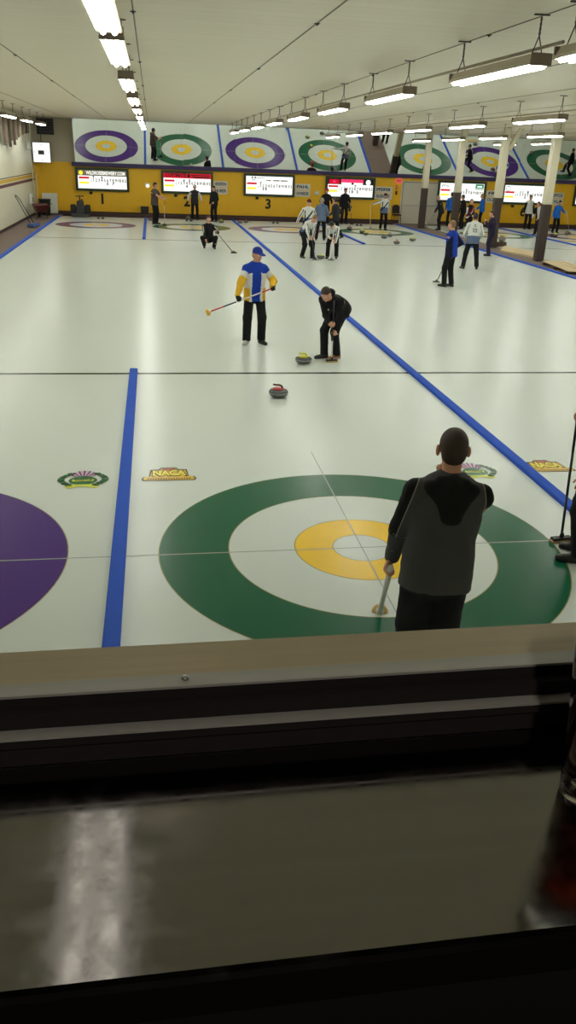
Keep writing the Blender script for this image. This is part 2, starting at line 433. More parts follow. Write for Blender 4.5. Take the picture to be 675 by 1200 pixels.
# mirror over the far wall: tilted panels
AL = R_(14.36); YH, ZH = 40.70, 2.45
mir_len = (ZC - .02 - ZH) / math.cos(AL)
edges = [-5.76, -2.85, -.12, 2.62, 5.3, 7.95, 10.6, 13.3, 16.0, 18.7, 21.4, 24.1, 26.8]
jit = [(0.08, .10), (-.05, -.08), (.08, .05), (-.05, .1), (.06, -.08), (0, .08), (.05, 0), (-.08, .08), (.05, -.06), (0, .06), (.05, 0), (0, 0)]
places = ['above scoreboard 1, at the left end', 'above scoreboard 2', 'between scoreboards 2 and 3', 'above scoreboard 3', 'between scoreboards 3 and 4', 'above scoreboard 4', 'above the white double door', 'above the scoreboard behind the second column', 'above the scoreboard behind the third column', 'above the black wall number 6', 'right of the nearest visible column', 'at the right edge of the photo']
for i in range(len(edges) - 1):
    x0, x1 = edges[i], edges[i + 1]; w = x1 - x0 - .004
    r = thing('mirror_panel', 'tilted mirror panel ' + places[i] + ', reflecting the ice', 'mirror', ((x0 + x1) / 2, YH, ZH), 0, 'tilted mirror panels over the far wall')
    gl = MB().box((0, .006, mir_len / 2), (w, .012, mir_len)).build('mirror_glass', M_mirror, r)
    bk = MB().box((0, .024, mir_len / 2), (w, .022, mir_len)).build('backing_board', M_woodd, r)
    r.rotation_euler = (AL + R_(jit[i][0]), 0, R_(jit[i][1]))
struct('trim_5', MB().box((10.55, YW - .10, 2.48), (33, .2, .20), bev=.01), M_purpletrim)

# columns on the walkway
for k, (x, y) in enumerate([(12.36, 37.6), (12.4, 32.7), (12.5, 28.0), (12.48, 23.35), (12.45, 18.6), (12.45, 13.9), (12.45, 9.2)]):
    if k >= 4: break
    c = thing('column', ['farthest cream and brown column, in front of the white door', 'second column from the far end, between the men in blue', 'thick braced column behind the man in dark clothes', 'nearest cream and brown column, right of the tan boards'][k], 'column', (x, y, 0), 0, 'columns along the walkway')
    MB().box((0, 0, .99), (.31, .31, 1.98), bev=.03).build('brown_base', M_pole_b, c)
    MB().box((0, 0, (1.98 + ZC) / 2), (.29, .29, ZC - 1.98), bev=.03).build('cream_shaft', M_pole_w, c)
    if k == 2:
        b = MB(); b.box((.42, .0, 4.25), (.16, .16, .95), ry=R_(28)); b.build('brace', M_pole_w, c)

# ------------------------------------------------------------------ strip lights
def fixture_proto(L=2.44, lamp=None):
    lamp = lamp or M_lamp
    r = thing('strip_light', 'x', 'light')
    b = MB(); b.add([(-.06, -L / 2, .09), (.06, -L / 2, .09), (.105, -L / 2, .0), (-.105, -L / 2, .0), (-.06, L / 2, .09), (.06, L / 2, .09), (.105, L / 2, .0), (-.105, L / 2, .0)],
                    [(0, 4, 5, 1), (1, 5, 6, 2), (4, 0, 3, 7), (3, 2, 6, 7), (0, 1, 2, 3), (5, 4, 7, 6)]); b.build('housing', M_housing, r)
    b = MB()
    for sx in (-1, 1): b.box((sx * .112, 0, -.006), (.012, L, .03))
    b.build('reflector_edge', M_housing, r)
    for sx in (-1, 1):
        b = MB(); b.lathe([(.026, -L / 2 + .03), (.026, L / 2 - .03)], (sx * .05, 0, -.026), 8, axis=(0, 1, 0)); b.build('tube', lamp, r)
    for sy in (-1, 1):
        b = MB(); b.box((0, sy * (L / 2 + .008), .03), (.225, .03, .115), bev=.01); b.build('end_cap', M_endcap, r)
    hz = ZC - 4.2 - .03
    for sy in (-1, 1):
        b = MB(); y = sy * (L / 2 - .12)
        b.tube([(-.055, y, .085), (0, y, .25)], .006, 6); b.tube([(.055, y, .085), (0, y, .25)], .006, 6)
        zz = .25
        while zz < hz - .02:
            b.tube([(0, y, zz), (.008, y, zz + .02), (0, y, zz + .045)], .006, 5); b.tube([(0, y, zz), (-.008, y, zz + .02), (0, y, zz + .045)], .006, 5); zz += .04
        b.box((0, y, hz + .021), (.16, .03, .012)); b.build('chain', M_darkmetal, r)
    return r
proto = fixture_proto()
used = [False]
ROWS = [(-6.75, 'along the left wall'), (-2.13, 'in the row above the left blue divider'), (2.1, 'in the row crossing the upper right'), (6.85, 'in the row above the divider behind the sweepers'), (11.3, 'in the row just left of the columns'), (15.6, 'in the first row beyond the columns'), (20.3, 'in the farthest row at right')]
ORD = ['nearest', 'second', 'third', 'fourth', 'fifth', 'sixth', 'seventh', 'eighth', 'ninth', 'tenth', 'eleventh']
YS = [2.35 + 1.22 + 4.57 * k for k in range(8)]
for ri, (x, where) in enumerate(ROWS):
    ys = list(YS) + ([.6] if x in (-2.13, 2.1) else [])
    ys = sorted(ys); n = 0
    for y in ys:
        vis = False
        for dy in (-1.2, 0, 1.2):
            u, v = px((x, y + dy, 4.2))
            if -4 < u < 679 and -6 < v < 1200: vis = True
        if vis: lab = ORD[n] + ' hanging strip light from the camera ' + where; n += 1
        elif x < 9 and y > -6: lab = 'hanging strip light out of view ' + where
        else: lab = 'hanging strip light out of view ' + where
        if not used[0]:
            used[0] = True; f = proto; f.location = (x, y, 4.2); f['label'] = lab; f['group'] = 'hanging strip lights'
        else: f = dup(proto, (x, y, 4.2), 0, lab, 'hanging strip lights')
# the 4-foot light right outside the window, mirrored in the counter
f = fixture_proto(1.3, mat_emit('dimmed_tube', (1.0, .92, .80), 1.3)); f.location = (-2.035, -4.78, 4.2)  # tubes dimmed to keep their streak in the counter soft
MB().box((0, 0, -.004), (.19, 1.26, .006)).build('streak_fill', mat_emit('streak_glow', (1.0, .92, .80), .5), f); tag(f, 'short strip light outside the window, mirrored as a white streak in the counter', None, 'hanging strip lights')  # glowing panel added to fill the streak between the tubes
# conduit joining lights
for x in (2.1, 6.85, -2.13):
    b = MB(); b.tube([(x, 1.9, 4.336), (x, 20, 4.336), (x, 38.5, 4.336)], .016, 6)
    tag(b.build('conduit', M_housing, None), 'thin conduit joining the strip lights ' + {2.1: 'of the upper right row', 6.85: 'of the row above the far sweepers', -2.13: 'of the row over the left divider'}[x], 'conduit', 'light conduits')

# ------------------------------------------------------------------ scoreboards
def scoreboard(x0, x1, z0, z1, kind, label):
    w, h = x1 - x0, z1 - z0; cx = (x0 + x1) / 2
    r = thing('scoreboard', label, 'scoreboard', (cx, YW, z0), 0, 'lit scoreboards on the far wall')
    b = MB(); t = .12; d = .14
    b.box((0, -d / 2, t / 2), (w, d, t), bev=.01); b.box((0, -d / 2, h - t / 2), (w, d, t), bev=.01)
    b.box((-w / 2 + t / 2, -d / 2, h / 2), (t, d, h - 2 * t), bev=.01); b.box((w / 2 - t / 2, -d / 2, h / 2), (t, d, h - 2 * t), bev=.01)
    b.build('frame', M_greenframe, r)
    iw, ih = w - 2 * t, h - 2 * t
    MB().box((0, -.05, h / 2), (iw, .06, ih)).build('lit_panel', M_screen, r)
    yf = -.084
    hb = [r]
    def blk(name, ux0, ux1, uz0, uz1, m, y=yf):   # panel fractions, z from the top
        o_ = MB().box((-iw / 2 + iw * (ux0 + ux1) / 2, y, h - t - ih * (uz0 + uz1) / 2), (iw * (ux1 - ux0), .008, ih * (uz1 - uz0))).build(name, m, r if name.endswith('plate') or name.endswith('rule') else hb[0])
        if name == 'header_banner': hb[0] = o_
    def txt(name, s, ux, uz, size, m, width=None, bold=.004, y=yf - .006):
        text_obj(name, s, size, m, hb[0] if name.startswith('header') else r, (-iw / 2 + iw * ux, y, h - t - ih * uz), WALLROT, width=width * iw if width else None, ext=.002, bold=bold)
    if kind == 'brewery':
        blk('header_banner', 0, 1, 0, .30, M_scr_grey); txt('header_lettering', 'WILDROSEBREWERY.COM', .57, .15, .24, M_screen, .80, .006)
        MB().lathe([(0, 0), (.11, 0), (.11, .012), (0, .012)], (-iw / 2 + iw * .065, yf - .012, h - t - ih * .15), 16, axis=(0, -1, 0)).build('header_badge', M_scr_yel, r)
    elif kind == 'copymate':
        blk('header_banner', 0, 1, 0, .27, M_scr_red); txt('header_lettering', 'COPYMATE', .26, .12, .24, M_ink, .44, .008)
        for k, zz in enumerate((.08, .16, .22)): blk('header_line', .58 + .02 * k, .97, zz - .022, zz + .022, M_ink, yf - .004)
        blk('header_emblem', .50, .56, .03, .22, M_ink, yf - .004)
    elif kind == 'script':
        for k, (a, c_) in enumerate([(.12, .15), (.18, .21)]): blk('header_mark', a, c_, .04, .14, M_ink)
        blk('header_line', .22, .40, .09, .12, M_scr_pale); blk('header_line', .12, .2, .2, .24, mat('pale_blue_ink', srgb(120, 170, 210), .6))
        for a, c_ in [(.43, .46), (.47, .53), (.58, .72), (.74, .89)]: blk('header_line', a, c_, .19, .255, M_scr_pale)
    elif kind == 'leaf':
        blk('header_banner', 0, 1, 0, .30, M_ink, yf + .002); blk('header_badge', .03, .25, .02, .28, M_scr_red)
        bb = MB()
        for k in range(5):
            a = R_(90 + (k - 2) * 50); c0 = Vector((-iw / 2 + iw * .14, yf - .006, h - t - ih * .17)); dv = Vector((math.cos(a), 0, math.sin(a))); sv = Vector((-dv.z, 0, dv.x))
            bb.add([c0 - sv * .035, c0 + dv * .15, c0 + sv * .035], [(0, 1, 2)])
        bb.build('leaf_emblem', M_scr_pink, r)
        blk('header_strip', .29, .78, .0, .2, M_scr_pink)
        for a, c_ in [(.30, .52), (.57, .77)]: blk('header_word', a, c_, .19, .3, M_screen, yf - .004)
        MB().lathe([(0, 0), (.14, 0), (.14, .01), (0, .01)], (-iw / 2 + iw * .89, yf - .01, h - t - ih * .15), 20, axis=(0, -1, 0)).build('header_oval', M_screen, r)
    elif kind == 'greenlogo':
        blk('header_badge', .80, .99, .02, .26, M_scr_green); blk('header_strip', .80, .99, .29, .34, M_scr_green); blk('badge_mark', .84, .95, .12, .2, M_screen, yf - .005)
        bb = MB()
        bb.tube([(-iw / 2 + iw * .04, yf - .01, h - t - ih * .22), (-iw / 2 + iw * .06, yf - .01, h - t - ih * .1), (-iw / 2 + iw * .09, yf - .01, h - t - ih * .18), (-iw / 2 + iw * .11, yf - .01, h - t - ih * .06)], .018, 6); bb.build('header_mark', M_ink, r)
        blk('header_line', .13, .2, .16, .2, M_scr_pale)
    elif kind == 'ring':
        bb = MB(); bb.annulus(0, 0, 0, .10, .125, 0, 24); bb = MB(); n = 20
        c0 = Vector((-iw / 2 + iw * .08, yf - .008, h - t - ih * .2))
        bb.tube([c0 + Vector((.12 * math.cos(2 * PI * k / n), 0, .12 * math.sin(2 * PI * k / n))) for k in range(n + 1)], .014, 6); bb.build('header_ring', M_scr_pale, r)
    blk('red_team_plate', .02, .23, .36, .47, M_scr_red); blk('yellow_team_plate', .02, .22, .63, .75, M_scr_yel)
    txt('red_team_digits', '1\n2', .27, .52, .13, M_scr_pale, None)
    for k in range(12):
        s = str(k + 1)
        txt('end_numeral', s, .315 + .058 * k, .54, .2, M_scr_pale, None, .006)
    # hung score cards
    rr = random.Random(int(x0 * 10))
    for k in range(4):
        c = rr.randint(0, 7); up = rr.random() < .5
        txt('score_card', str(rr.randint(1, 8)), .315 + .058 * c, .40 if up else .72, .19, M_scr_ink, None, .010)
    blk('centre_rule', .30, .985, .655, .662, M_scr_pale)
    # little box under the frame
    return r
dxs = 1.006
def wx(x): return -1.794 + (x + 1.794) * dxs
def wz(z): return 3.246 + (z - 3.246) * dxs
SB = [(-5.78, -3.03, 'brewery', 'lit scoreboard with a website header, above wall number 1'), (-1.33, 1.42, 'copymate', 'lit scoreboard with red and black header, above wall number 2'), (3.09, 5.88, 'script', 'lit scoreboard with mostly white header, above wall number 3'), (7.61, 10.41, 'leaf', 'lit scoreboard with red leaf and pink header'), (14.06, 16.9, 'greenlogo', 'lit scoreboard with a green badge, crossed by the second column'), (17.9, 20.75, 'ring', 'lit scoreboard with thin ring mark, between the two nearest columns'), (22.3, 25.1, 'copymate', 'scoreboard cut off by the right edge')]
for i, (a, b_, k, l) in enumerate(SB):
    scoreboard(wx(a), wx(b_), wz(1.20), wz(2.33), k, l)
    o = MB().box((0, 0, 0), (.16, .08, .13), bev=.01).box((0, -.05, .0), (.05, .03, .05)).build('buzzer_box', M_ink, None, (wx(a) + .75, YW - .041, wz(1.10)))
    tag(o, 'small dark box on the wall under the ' + ['first', 'second', 'third', 'fourth', 'fifth', 'sixth', 'seventh'][i] + ' scoreboard from the left', 'box', 'boxes under the scoreboards')
for i, (x, s) in enumerate([(-4.46, '1'), (.02, '2'), (4.46, '3'), (9.0, '4'), (15.4, '5'), (19.35, '6')]):
    o = text_obj('wall_number', s, .70, M_ink, None, (wx(x), YW - .012, wz(.79)), WALLROT, ext=.01, bold=.022)
    tag(o, 'black number ' + s + ' on the yellow wall under a scoreboard', 'number', 'black sheet numbers on the wall')
NAMES = [(1.46, 2.22, 'HENDERSON', 'HUBER', 'right of scoreboard 2'), (5.93, 6.78, 'PAHL', 'SCHNEIDER', 'right of scoreboard 3'), (10.42, 11.44, 'PFEIFER', 'GUSHNEY', 'left of the red exit sign'), (17.0, 17.8, 'FRY', 'OLSEN', 'left of the thick column'), (20.8, 21.7, 'LOFTUS', 'KYLE', 'above the man in blue at right')]
for x0, x1, a, b_, wh in NAMES:
    for z, s, pos in ((1.74, a, 'upper'), (1.40, b_, 'lower')):
        x0_, x1_ = wx(x0), wx(x1)
        r = thing('name_sign', pos + ' white name sign on the yellow wall ' + wh, 'sign', ((x0_ + x1_) / 2, YW - .001, wz(z)), 0, 'white name signs')
        MB().box((0, -.012, 0), (x1_ - x0_, .022, .31), bev=.004).build('plate', M_white, r)
        text_obj('lettering', s, .22, M_ink, r, (0, -.026, 0), WALLROT, width=(x1_ - x0_) * .8, ext=.002, bold=.006)

# door, exit sign, alarm, thermostat
r = struct('door_1', MB().box((13.27, YW - .03, 1.10), (2.46, .06, 2.26)), M_doorw)
dz = mat('door_seam', srgb(120, 112, 98), .6)
b = MB(); b.box((13.27, YW - .065, 1.07), (.025, .01, 2.12)); b.box((12.12, YW - .065, 1.1), (.03, .012, 2.2)); b.box((14.42, YW - .065, 1.1), (.03, .012, 2.2)); b.box((13.27, YW - .065, 2.17), (2.3, .012, .03)); b.build('door_frame', dz, r)
for sx in (-.58, .58): MB().box((13.27 + sx, YW - .10, .98), (.9, .05, .06), bev=.01).box((13.27 + sx - .4, YW - .075, .98), (.05, .03, .1)).box((13.27 + sx + .4, YW - .075, .98), (.05, .03, .1)).build('push_bar', M_steel, r)
r = thing('exit_sign', 'small red exit sign on the yellow wall left of the white door', 'sign', (11.85, YW, wz(2.22)))
MB().box((0, -.03, 0), (.38, .06, .26), bev=.01).build('casing', M_exit, r)
text_obj('lettering', 'EXIT', .17, M_redplastic, r, (0, -.064, 0), WALLROT, width=.28, ext=.002, bold=.006)
r = thing('fire_alarm', 'pale strip with dark pull box below the exit sign', 'alarm', (11.76, YW, wz(1.60)))
MB().box((0, -.02, 0), (.12, .04, .2), bev=.008).build('pull_box', mat('alarm_dark_red', srgb(90, 30, 26), .5), r)
MB().box((0, -.01, .28), (.14, .02, .26), bev=.004).build('notice', mat('notice_orange', srgb(222, 140, 100), .6), r)
for x, z, l in [(-2.06, 1.57, 'small white wall light left of scoreboard 2'), (7.15, 1.45, 'small grey wall box right of the name signs by scoreboard 3')]:
    r = thing('wall_light' if x < 0 else 'wall_box', l, 'light' if x < 0 else 'box', (wx(x), YW, wz(z)))
    MB().box((0, -.02, 0), (.26, .04, .2), bev=.01).build('backplate', M_white, r)
    MB().lathe([(.02, 0), (.08, .03), (.085, .07), (0, .1)], (0, -.04, -.02), 14, axis=(0, -1, -.3)).build('lamp_head', M_thermo if x < 0 else M_white, r)
# low things at the foot of the far wall
o = MB().box((0, 0, .24), (.42, .3, .48), bev=.03).build('waste_bin', M_black, None, (-2.25, YW - .22, 0)); MB().box((0, 0, .485), (.45, .33, .03), bev=.01).build('rim', M_black, o); tag(o, 'black waste bin against the wall left of the man with the vertical broom', 'bin')

# corner: lit advertising clock, vent, banners, pipes
r = thing('wall_clock', 'white lit square clock in the far left corner', 'clock', (-7.38, YW - .5, 2.97), R_(0), None)
MB().box((0, 0, 0), (.9, .16, .98), bev=.015).build('casing', M_black, r)
MB().box((0, -.085, 0), (.84, .012, .92)).build('face', M_screen, r)
MB().box((-.02, -.096, .0), (.3, .012, .2)).build('centre_emblem', mat('clock_grey', srgb(86, 96, 96), .5), r)
for k, s in enumerate(['12', '3', '6', '9']):
    a = R_(90 - 90 * k); text_obj('numeral', s, .12, M_scr_ink, r, (.34 * math.cos(a), -.096, .36 * math.sin(a)), WALLROT, ext=.002)
b = MB(); b.tube([(-.1, -.108, .06), (.0, -.108, 0), (.14, -.108, -.07)], .008, 5); b.build('hands', M_ink, r)
b = MB(); b.tube([(0, .06, .48), (0, .06, 1.1)], .02, 6); b.tube([(0, .06, .3), (0, .49, .3)], .02, 6); b.build('bracket', M_darkmetal, r)
r = thing('vent_grille', 'dark vent in the upper wall over the clock', 'vent', (-7.17, YW, 4.2))
MB().box((0, -.05, 0), (.86, .1, .76), bev=.01).build('casing', M_darkmetal, r)
b = MB()
for k in range(6): b.box((0, -.11, -.3 + k * .12), (.78, .03, .05), rx=R_(30))
b.build('louvres', M_dark, r)
ban_c = [srgb(84, 66, 52), srgb(112, 100, 82), srgb(72, 58, 50), srgb(128, 116, 92)]
ordb = ['first', 'second', 'third', 'fourth', 'fifth', 'sixth', 'seventh', 'eighth', 'ninth', 'tenth', 'eleventh', 'twelfth']
for k in range(12):
    y = 31.4 + k * .66; ln = [1.15, 1.05, 1.2, .95, 1.12, .9, .8, .72, .66, .6, .58, .55][k]
    r = thing('hanging_banner', ordb[k] + ' long narrow brown banner from the camera, high on the left wall', 'banner', (XL + .16, y, 4.42), 0, 'brown banners high on the left wall')
    m = mat('banner_cloth_%d' % (k % 4), ban_c[k % 4], .9, bump=.2, bscale=12)
    n = 9; b = MB(); vs = []
    for i in range(n):
        for z in (0, -ln * .5, -ln):
            vs.append((.03 * math.sin(i * 1.7 + z * 2), -.26 + .52 * i / (n - 1), z - (.1 * abs(i - (n - 1) / 2) / n if z == -ln else 0)))
    vs2 = [(x + .008, y_, z) for x, y_, z in vs]; m_ = len(vs)
    fs = []
    for i in range(n - 1):
        for j in range(2):
            a = i * 3 + j; fs += [(a, a + 1, a + 4, a + 3), (m_ + a + 3, m_ + a + 4, m_ + a + 1, m_ + a)]
    b.add(vs + vs2, fs, 0, True); b.build('cloth', m, r)
    MB().lathe([(.02, -.3), (.02, .3)], (0, 0, .01), 8, axis=(0, 1, 0)).box((-.08, 0, .01), (.16, .03, .03)).build('rod', M_woodd, r)
o = MB().box((0, 0, 0), (.14, .5, .34), bev=.02).box((.09, -.12, -.1), (.08, .14, .12), bev=.01).box((.09, .12, -.1), (.08, .14, .12), bev=.01).build('lamp_box', M_white, None, (XL + .08, 38.9, 3.25)); tag(o, 'white box with twin lamps below the banners on the left wall', 'box')
b = MB(); b.tube([(XL + .07, 39.6, .06), (XL + .07, 39.6, 4.5)], .03, 8); b.tube([(XL + .2, 39.9, .06), (XL + .2, 39.9, 1.9), (XL + .2, 40.7, 1.95)], .022, 8); tag(b.build('wall_pipe', M_cream), 'thin pale pipes down the left wall by the corner', 'pipe')
o = MB().box((0, 0, 0), (.12, .66, .5), bev=.02).build('meter_box', M_white, None, (XL + .08, 38.2, .84)); MB().box((.065, .15, -.05), (.02, .2, .22)).build('door_panel', M_endcap, o); tag(o, 'white box low on the left wall above the wheelbarrow', 'box')
o = MB().box((0, 0, .5), (.78, .05, 1.0), bev=.01, rx=R_(-7)).build('leaning_board', M_white, None, (-7.2, YW - .18, .02)); tag(o, 'white board leaning in the corner behind the bin', 'board')
r = thing('garbage_bin', 'dark green bin behind the maroon wheelbarrow in the corner', 'bin', (-7.34, 39.6, 0))
MB().lathe([(.0, .005), (.24, .005), (.3, .72), (.32, .74), (.32, .78), (.29, .78), (.0, .76)], (0, 0, 0), 22).build('drum', mat('bin_green', srgb(38, 48, 40), .6), r)
b = MB(); b.tube([(-.3, 0, .6), (-.36, 0, .56), (-.3, 0, .5)], .015, 6); b.tube([(.3, 0, .6), (.36, 0, .56), (.3, 0, .5)], .015, 6); b.build('handle', M_black, r)
# wheelbarrow
r = thing('wheelbarrow', 'maroon wheelbarrow standing by the left wall near the corner', 'wheelbarrow', (-7.26, 37.2, 0), R_(15))
mr_ = mat('barrow_maroon', srgb(92, 34, 32), .5)
b = MB(); o0 = [(-.36, -.42, .62), (.36, -.42, .62), (.36, .5, .66), (-.36, .5, .66)]; i0 = [(-.22, -.25, .3), (.22, -.25, .3), (.22, .22, .26), (-.22, .22, .26)]
inn = [(x * .93, y * .93, z - .003) for x, y, z in o0]; inb = [(x * .9, y * .9, z + .03) for x, y, z in i0]
b.add(o0 + i0 + inn + inb, [(0, 4, 5, 1), (1, 5, 6, 2), (2, 6, 7, 3), (3, 7, 4, 0), (7, 6, 5, 4), (8, 9, 13, 12), (9, 10, 14, 13), (10, 11, 15, 14), (11, 8, 12, 15), (12, 13, 14, 15), (0, 1, 9, 8), (1, 2, 10, 9), (2, 3, 11, 10), (3, 0, 8, 11)]); b.build('tray', mr_, r)
b = MB(); b.lathe([(.08, -.045), (.17, -.05), (.19, -.03), (.195, 0), (.19, .03), (.17, .05), (.08, .045)], (0, .62, .195), 20, axis=(1, 0, 0)); b.lathe([(.03, -.06), (.08, -.03), (.08, .03), (.03, .06)], (0, .62, .195), 12, axis=(1, 0, 0)); b.build('wheel', M_rubber, r)
for sx in (-1, 1):
    MB().tube([(sx * .07, .62, .195), (sx * .2, .1, .28), (sx * .28, -.5, .5), (sx * .29, -.85, .58)], .02, 8).build('handle', M_woodd, r)
    MB().tube([(sx * .2, -.1, .3), (sx * .22, -.3, .012), (sx * .2, -.45, .42)], .016, 8).build('leg', M_darkmetal, r)
# snow pusher leaning on the left wall
r = thing('ice_pusher', 'blue scraper with tall looped handle leaning at the left wall', 'scraper', (-7.45, 32.6, 0), R_(-8))
b = MB(); b.tube([(.34, -.2, .12), (-.16, -.12, 1.08), (-.26, -.08, 1.22), (-.30, .05, 1.27), (-.26, .18, 1.22), (-.16, .2, 1.08), (.34, .3, .12)], .02, 8); b.build('loop_handle', M_darkmetal, r)
b = MB(); b.box((.38, .05, .07), (.28, .95, .12), bev=.02); b.box((.52, .05, .035), (.06, 1.05, .07), bev=.01); b.build('scraper_blade', mat('scraper_blue', srgb(62, 92, 150), .6), r)
# ice scraping machine
r = thing('ice_machine', 'black wheeled ice-scraping machine in front of wall number 1', 'machine', (-5.5, 39.0, 0))
for sx in (-1, 1):
    b = MB(); b.lathe([(.1, -.12), (.27, -.13), (.3, -.09), (.3, .09), (.27, .13), (.1, .12)], (sx * .36, 0, .3), 24, axis=(1, 0, 0)); b.lathe([(.02, -.14), (.1, -.1), (.1, .1), (.02, .14)], (sx * .36, 0, .3), 14, axis=(1, 0, 0)); b.build('wheel', M_rubber, r)
MB().box((0, 0, .34), (.44, .6, .4), bev=.06).box((0, .05, .62), (.36, .42, .3), bev=.07).build('motor_body', mat('machine_black', (.03, .032, .036), .4), r)
b = MB(); b.tube([(0, -.08, .7), (0, -.16, 1.0)], .028, 8); b.tube([(-.2, -.16, 1.0), (0, -.17, 1.01), (.2, -.16, 1.0)], .026, 8); b.build('handlebar', M_black, r)
MB().box((0, -.34, .1), (.9, .16, .14), bev=.02).build('scraper_blade', M_darkmetal, r)
MB().lathe([(0, 0), (.05, 0), (.05, .07), (.03, .1), (0, .1)], (.08, .1, .76), 12).build('fuel_cap', M_darkmetal, r)
# banquet chair by the door
r = thing('stacking_chair', 'dark stacking chair against the yellow wall left of the door', 'chair', (11.78, YW - .42, 0))
mch = mat('chair_fabric', srgb(46, 30, 34), .85, bump=.2)
MB().box((0, 0, .45), (.44, .44, .07), bev=.03).build('seat', mch, r)
b = MB(); pts = [(-.2, .0), (-.2, .3), (-.15, .42), (0, .46), (.15, .42), (.2, .3), (.2, 0)]
vs = [(x, .2 + z * .16, .52 + z) for x, z in pts] + [(x, .245 + z * .16, .52 + z) for x, z in pts]; n = len(pts)
b.add(vs, [tuple(range(n)), tuple(reversed(range(n, 2 * n)))] + [(i, n + i, n + (i + 1) % n, (i + 1) % n) for i in range(n)]); b.build('backrest', mch, r)
for sx in (-1, 1):
    MB().tube([(sx * .19, -.2, .42), (sx * .21, -.24, .0)], .013, 8).build('leg', M_darkmetal, r)
    MB().tube([(sx * .21, .32, .95), (sx * .21, .2, .45), (sx * .22, .3, .0)], .013, 8).build('leg', M_darkmetal, r)

# boards and boxes on the walkway
def slab(name, label, cat, pts, h, m, group=None, z=-.02):
    return tag(MB().prism(pts, z, z + h).build(name, m), label, cat, group)
slab('plywood_board', 'pale tan board lying flat beside the thick braced column', 'board', [(12.75, 24.3), (13.75, 25.8), (13.25, 28.4), (12.3, 26.6)], .06, M_wood)
r = thing('wooden_box', 'small wooden box with a grey lid near the pale tan board', 'box', (13.1, 28.6, -.02), R_(20))
MB().box((0, 0, .1), (.5, .34, .2), bev=.015).build('crate', M_woodd, r); MB().box((.12, .0, .32), (.24, .2, .24), bev=.04, ry=R_(20)).build('lid', mat('box_grey', srgb(150, 146, 132), .7), r)
r = thing('board_stack', 'stack of weathered planks on the walkway at the right edge', 'boards', (12.45, 20.9, -.02), R_(-8))
b = MB()
for k in range(4): b.box((-.36 + k * .24, 0, .11), (.2, 2.9, .03))
b.build('top_planks', M_wood, r)
b = MB()
for k in range(3): b.box((0, -1.2 + k * 1.2, .05), (1.0, .12, .09))
b.build('cross_battens', M_woodd, r)
slab('plywood_board', 'long tan board on the far right ice near the man in blue', 'board', [(17.6, 31.4), (19.6, 31.5), (19.6, 31.85), (17.6, 31.75)], .06, M_wood, z=.003)

# ------------------------------------------------------------------ curling stones
def mat_granite():
    m = mat('granite_grey', srgb(78, 80, 80), .22, var=.5, scale=90, spec=.6)
    return m
M_gran = mat_granite()
M_band = mat('granite_band', srgb(140, 140, 138), .7, var=.2, scale=60)
stone_protos = {}
def stone(colname, x, y, rz, label):
    if colname in stone_protos: return dup(stone_protos[colname], (x, y, .003), rz, label)
    r = thing('curling_stone', label, 'curling stone', (x, y, .003), rz, 'curling stones')
    p = [(0.0, .0), (.062, .0), (.068, .004), (.10, .012), (.128, .032), (.141, .052), (.1435, .060), (.1435, .078), (.141, .088), (.126, .106), (.10, .116), (.072, .119), (0, .119)]
    mis = [0] * 6 + [1] + [0] * 5
    MB().lathe(p, (0, 0, 0), 36, mis=mis).build('granite_body', [M_gran, M_band], r)
    hm = {'red': M_redplastic, 'yellow': M_yelplastic, 'grey': mat('stone_handle_grey', srgb(120, 118, 90), .5)}[colname]
    hd = MB().lathe([(0, .119), (.086, .119), (.088, .124), (.080, .131), (.03, .138), (0, .138)], (0, 0, 0), 28).build('handle_plate', hm, r)
    MB().tube([(.055, 0, .128), (.052, 0, .150), (.040, 0, .168), (.018, 0, .176), (-.02, 0, .178), (-.06, 0, .180), (-.085, 0, .184)], [.017, .016, .015, .0145, .014, .0135, .012], 12).build('gooseneck_grip', hm if colname != 'red' else mat('grip_dark_red', srgb(70, 16, 20), .4), hd)
    stone_protos[colname] = r
    return r
stone('red', -.055, 5.00, R_(-12), 'dark granite curling stone with a red handle, nearest the camera')
stone('yellow', .675, 7.06, R_(15), 'granite curling stone with a yellow handle beside the bending person')
stone('yellow', 3.95, 22.45, R_(70), 'yellow-handled curling stone between the two sweepers')
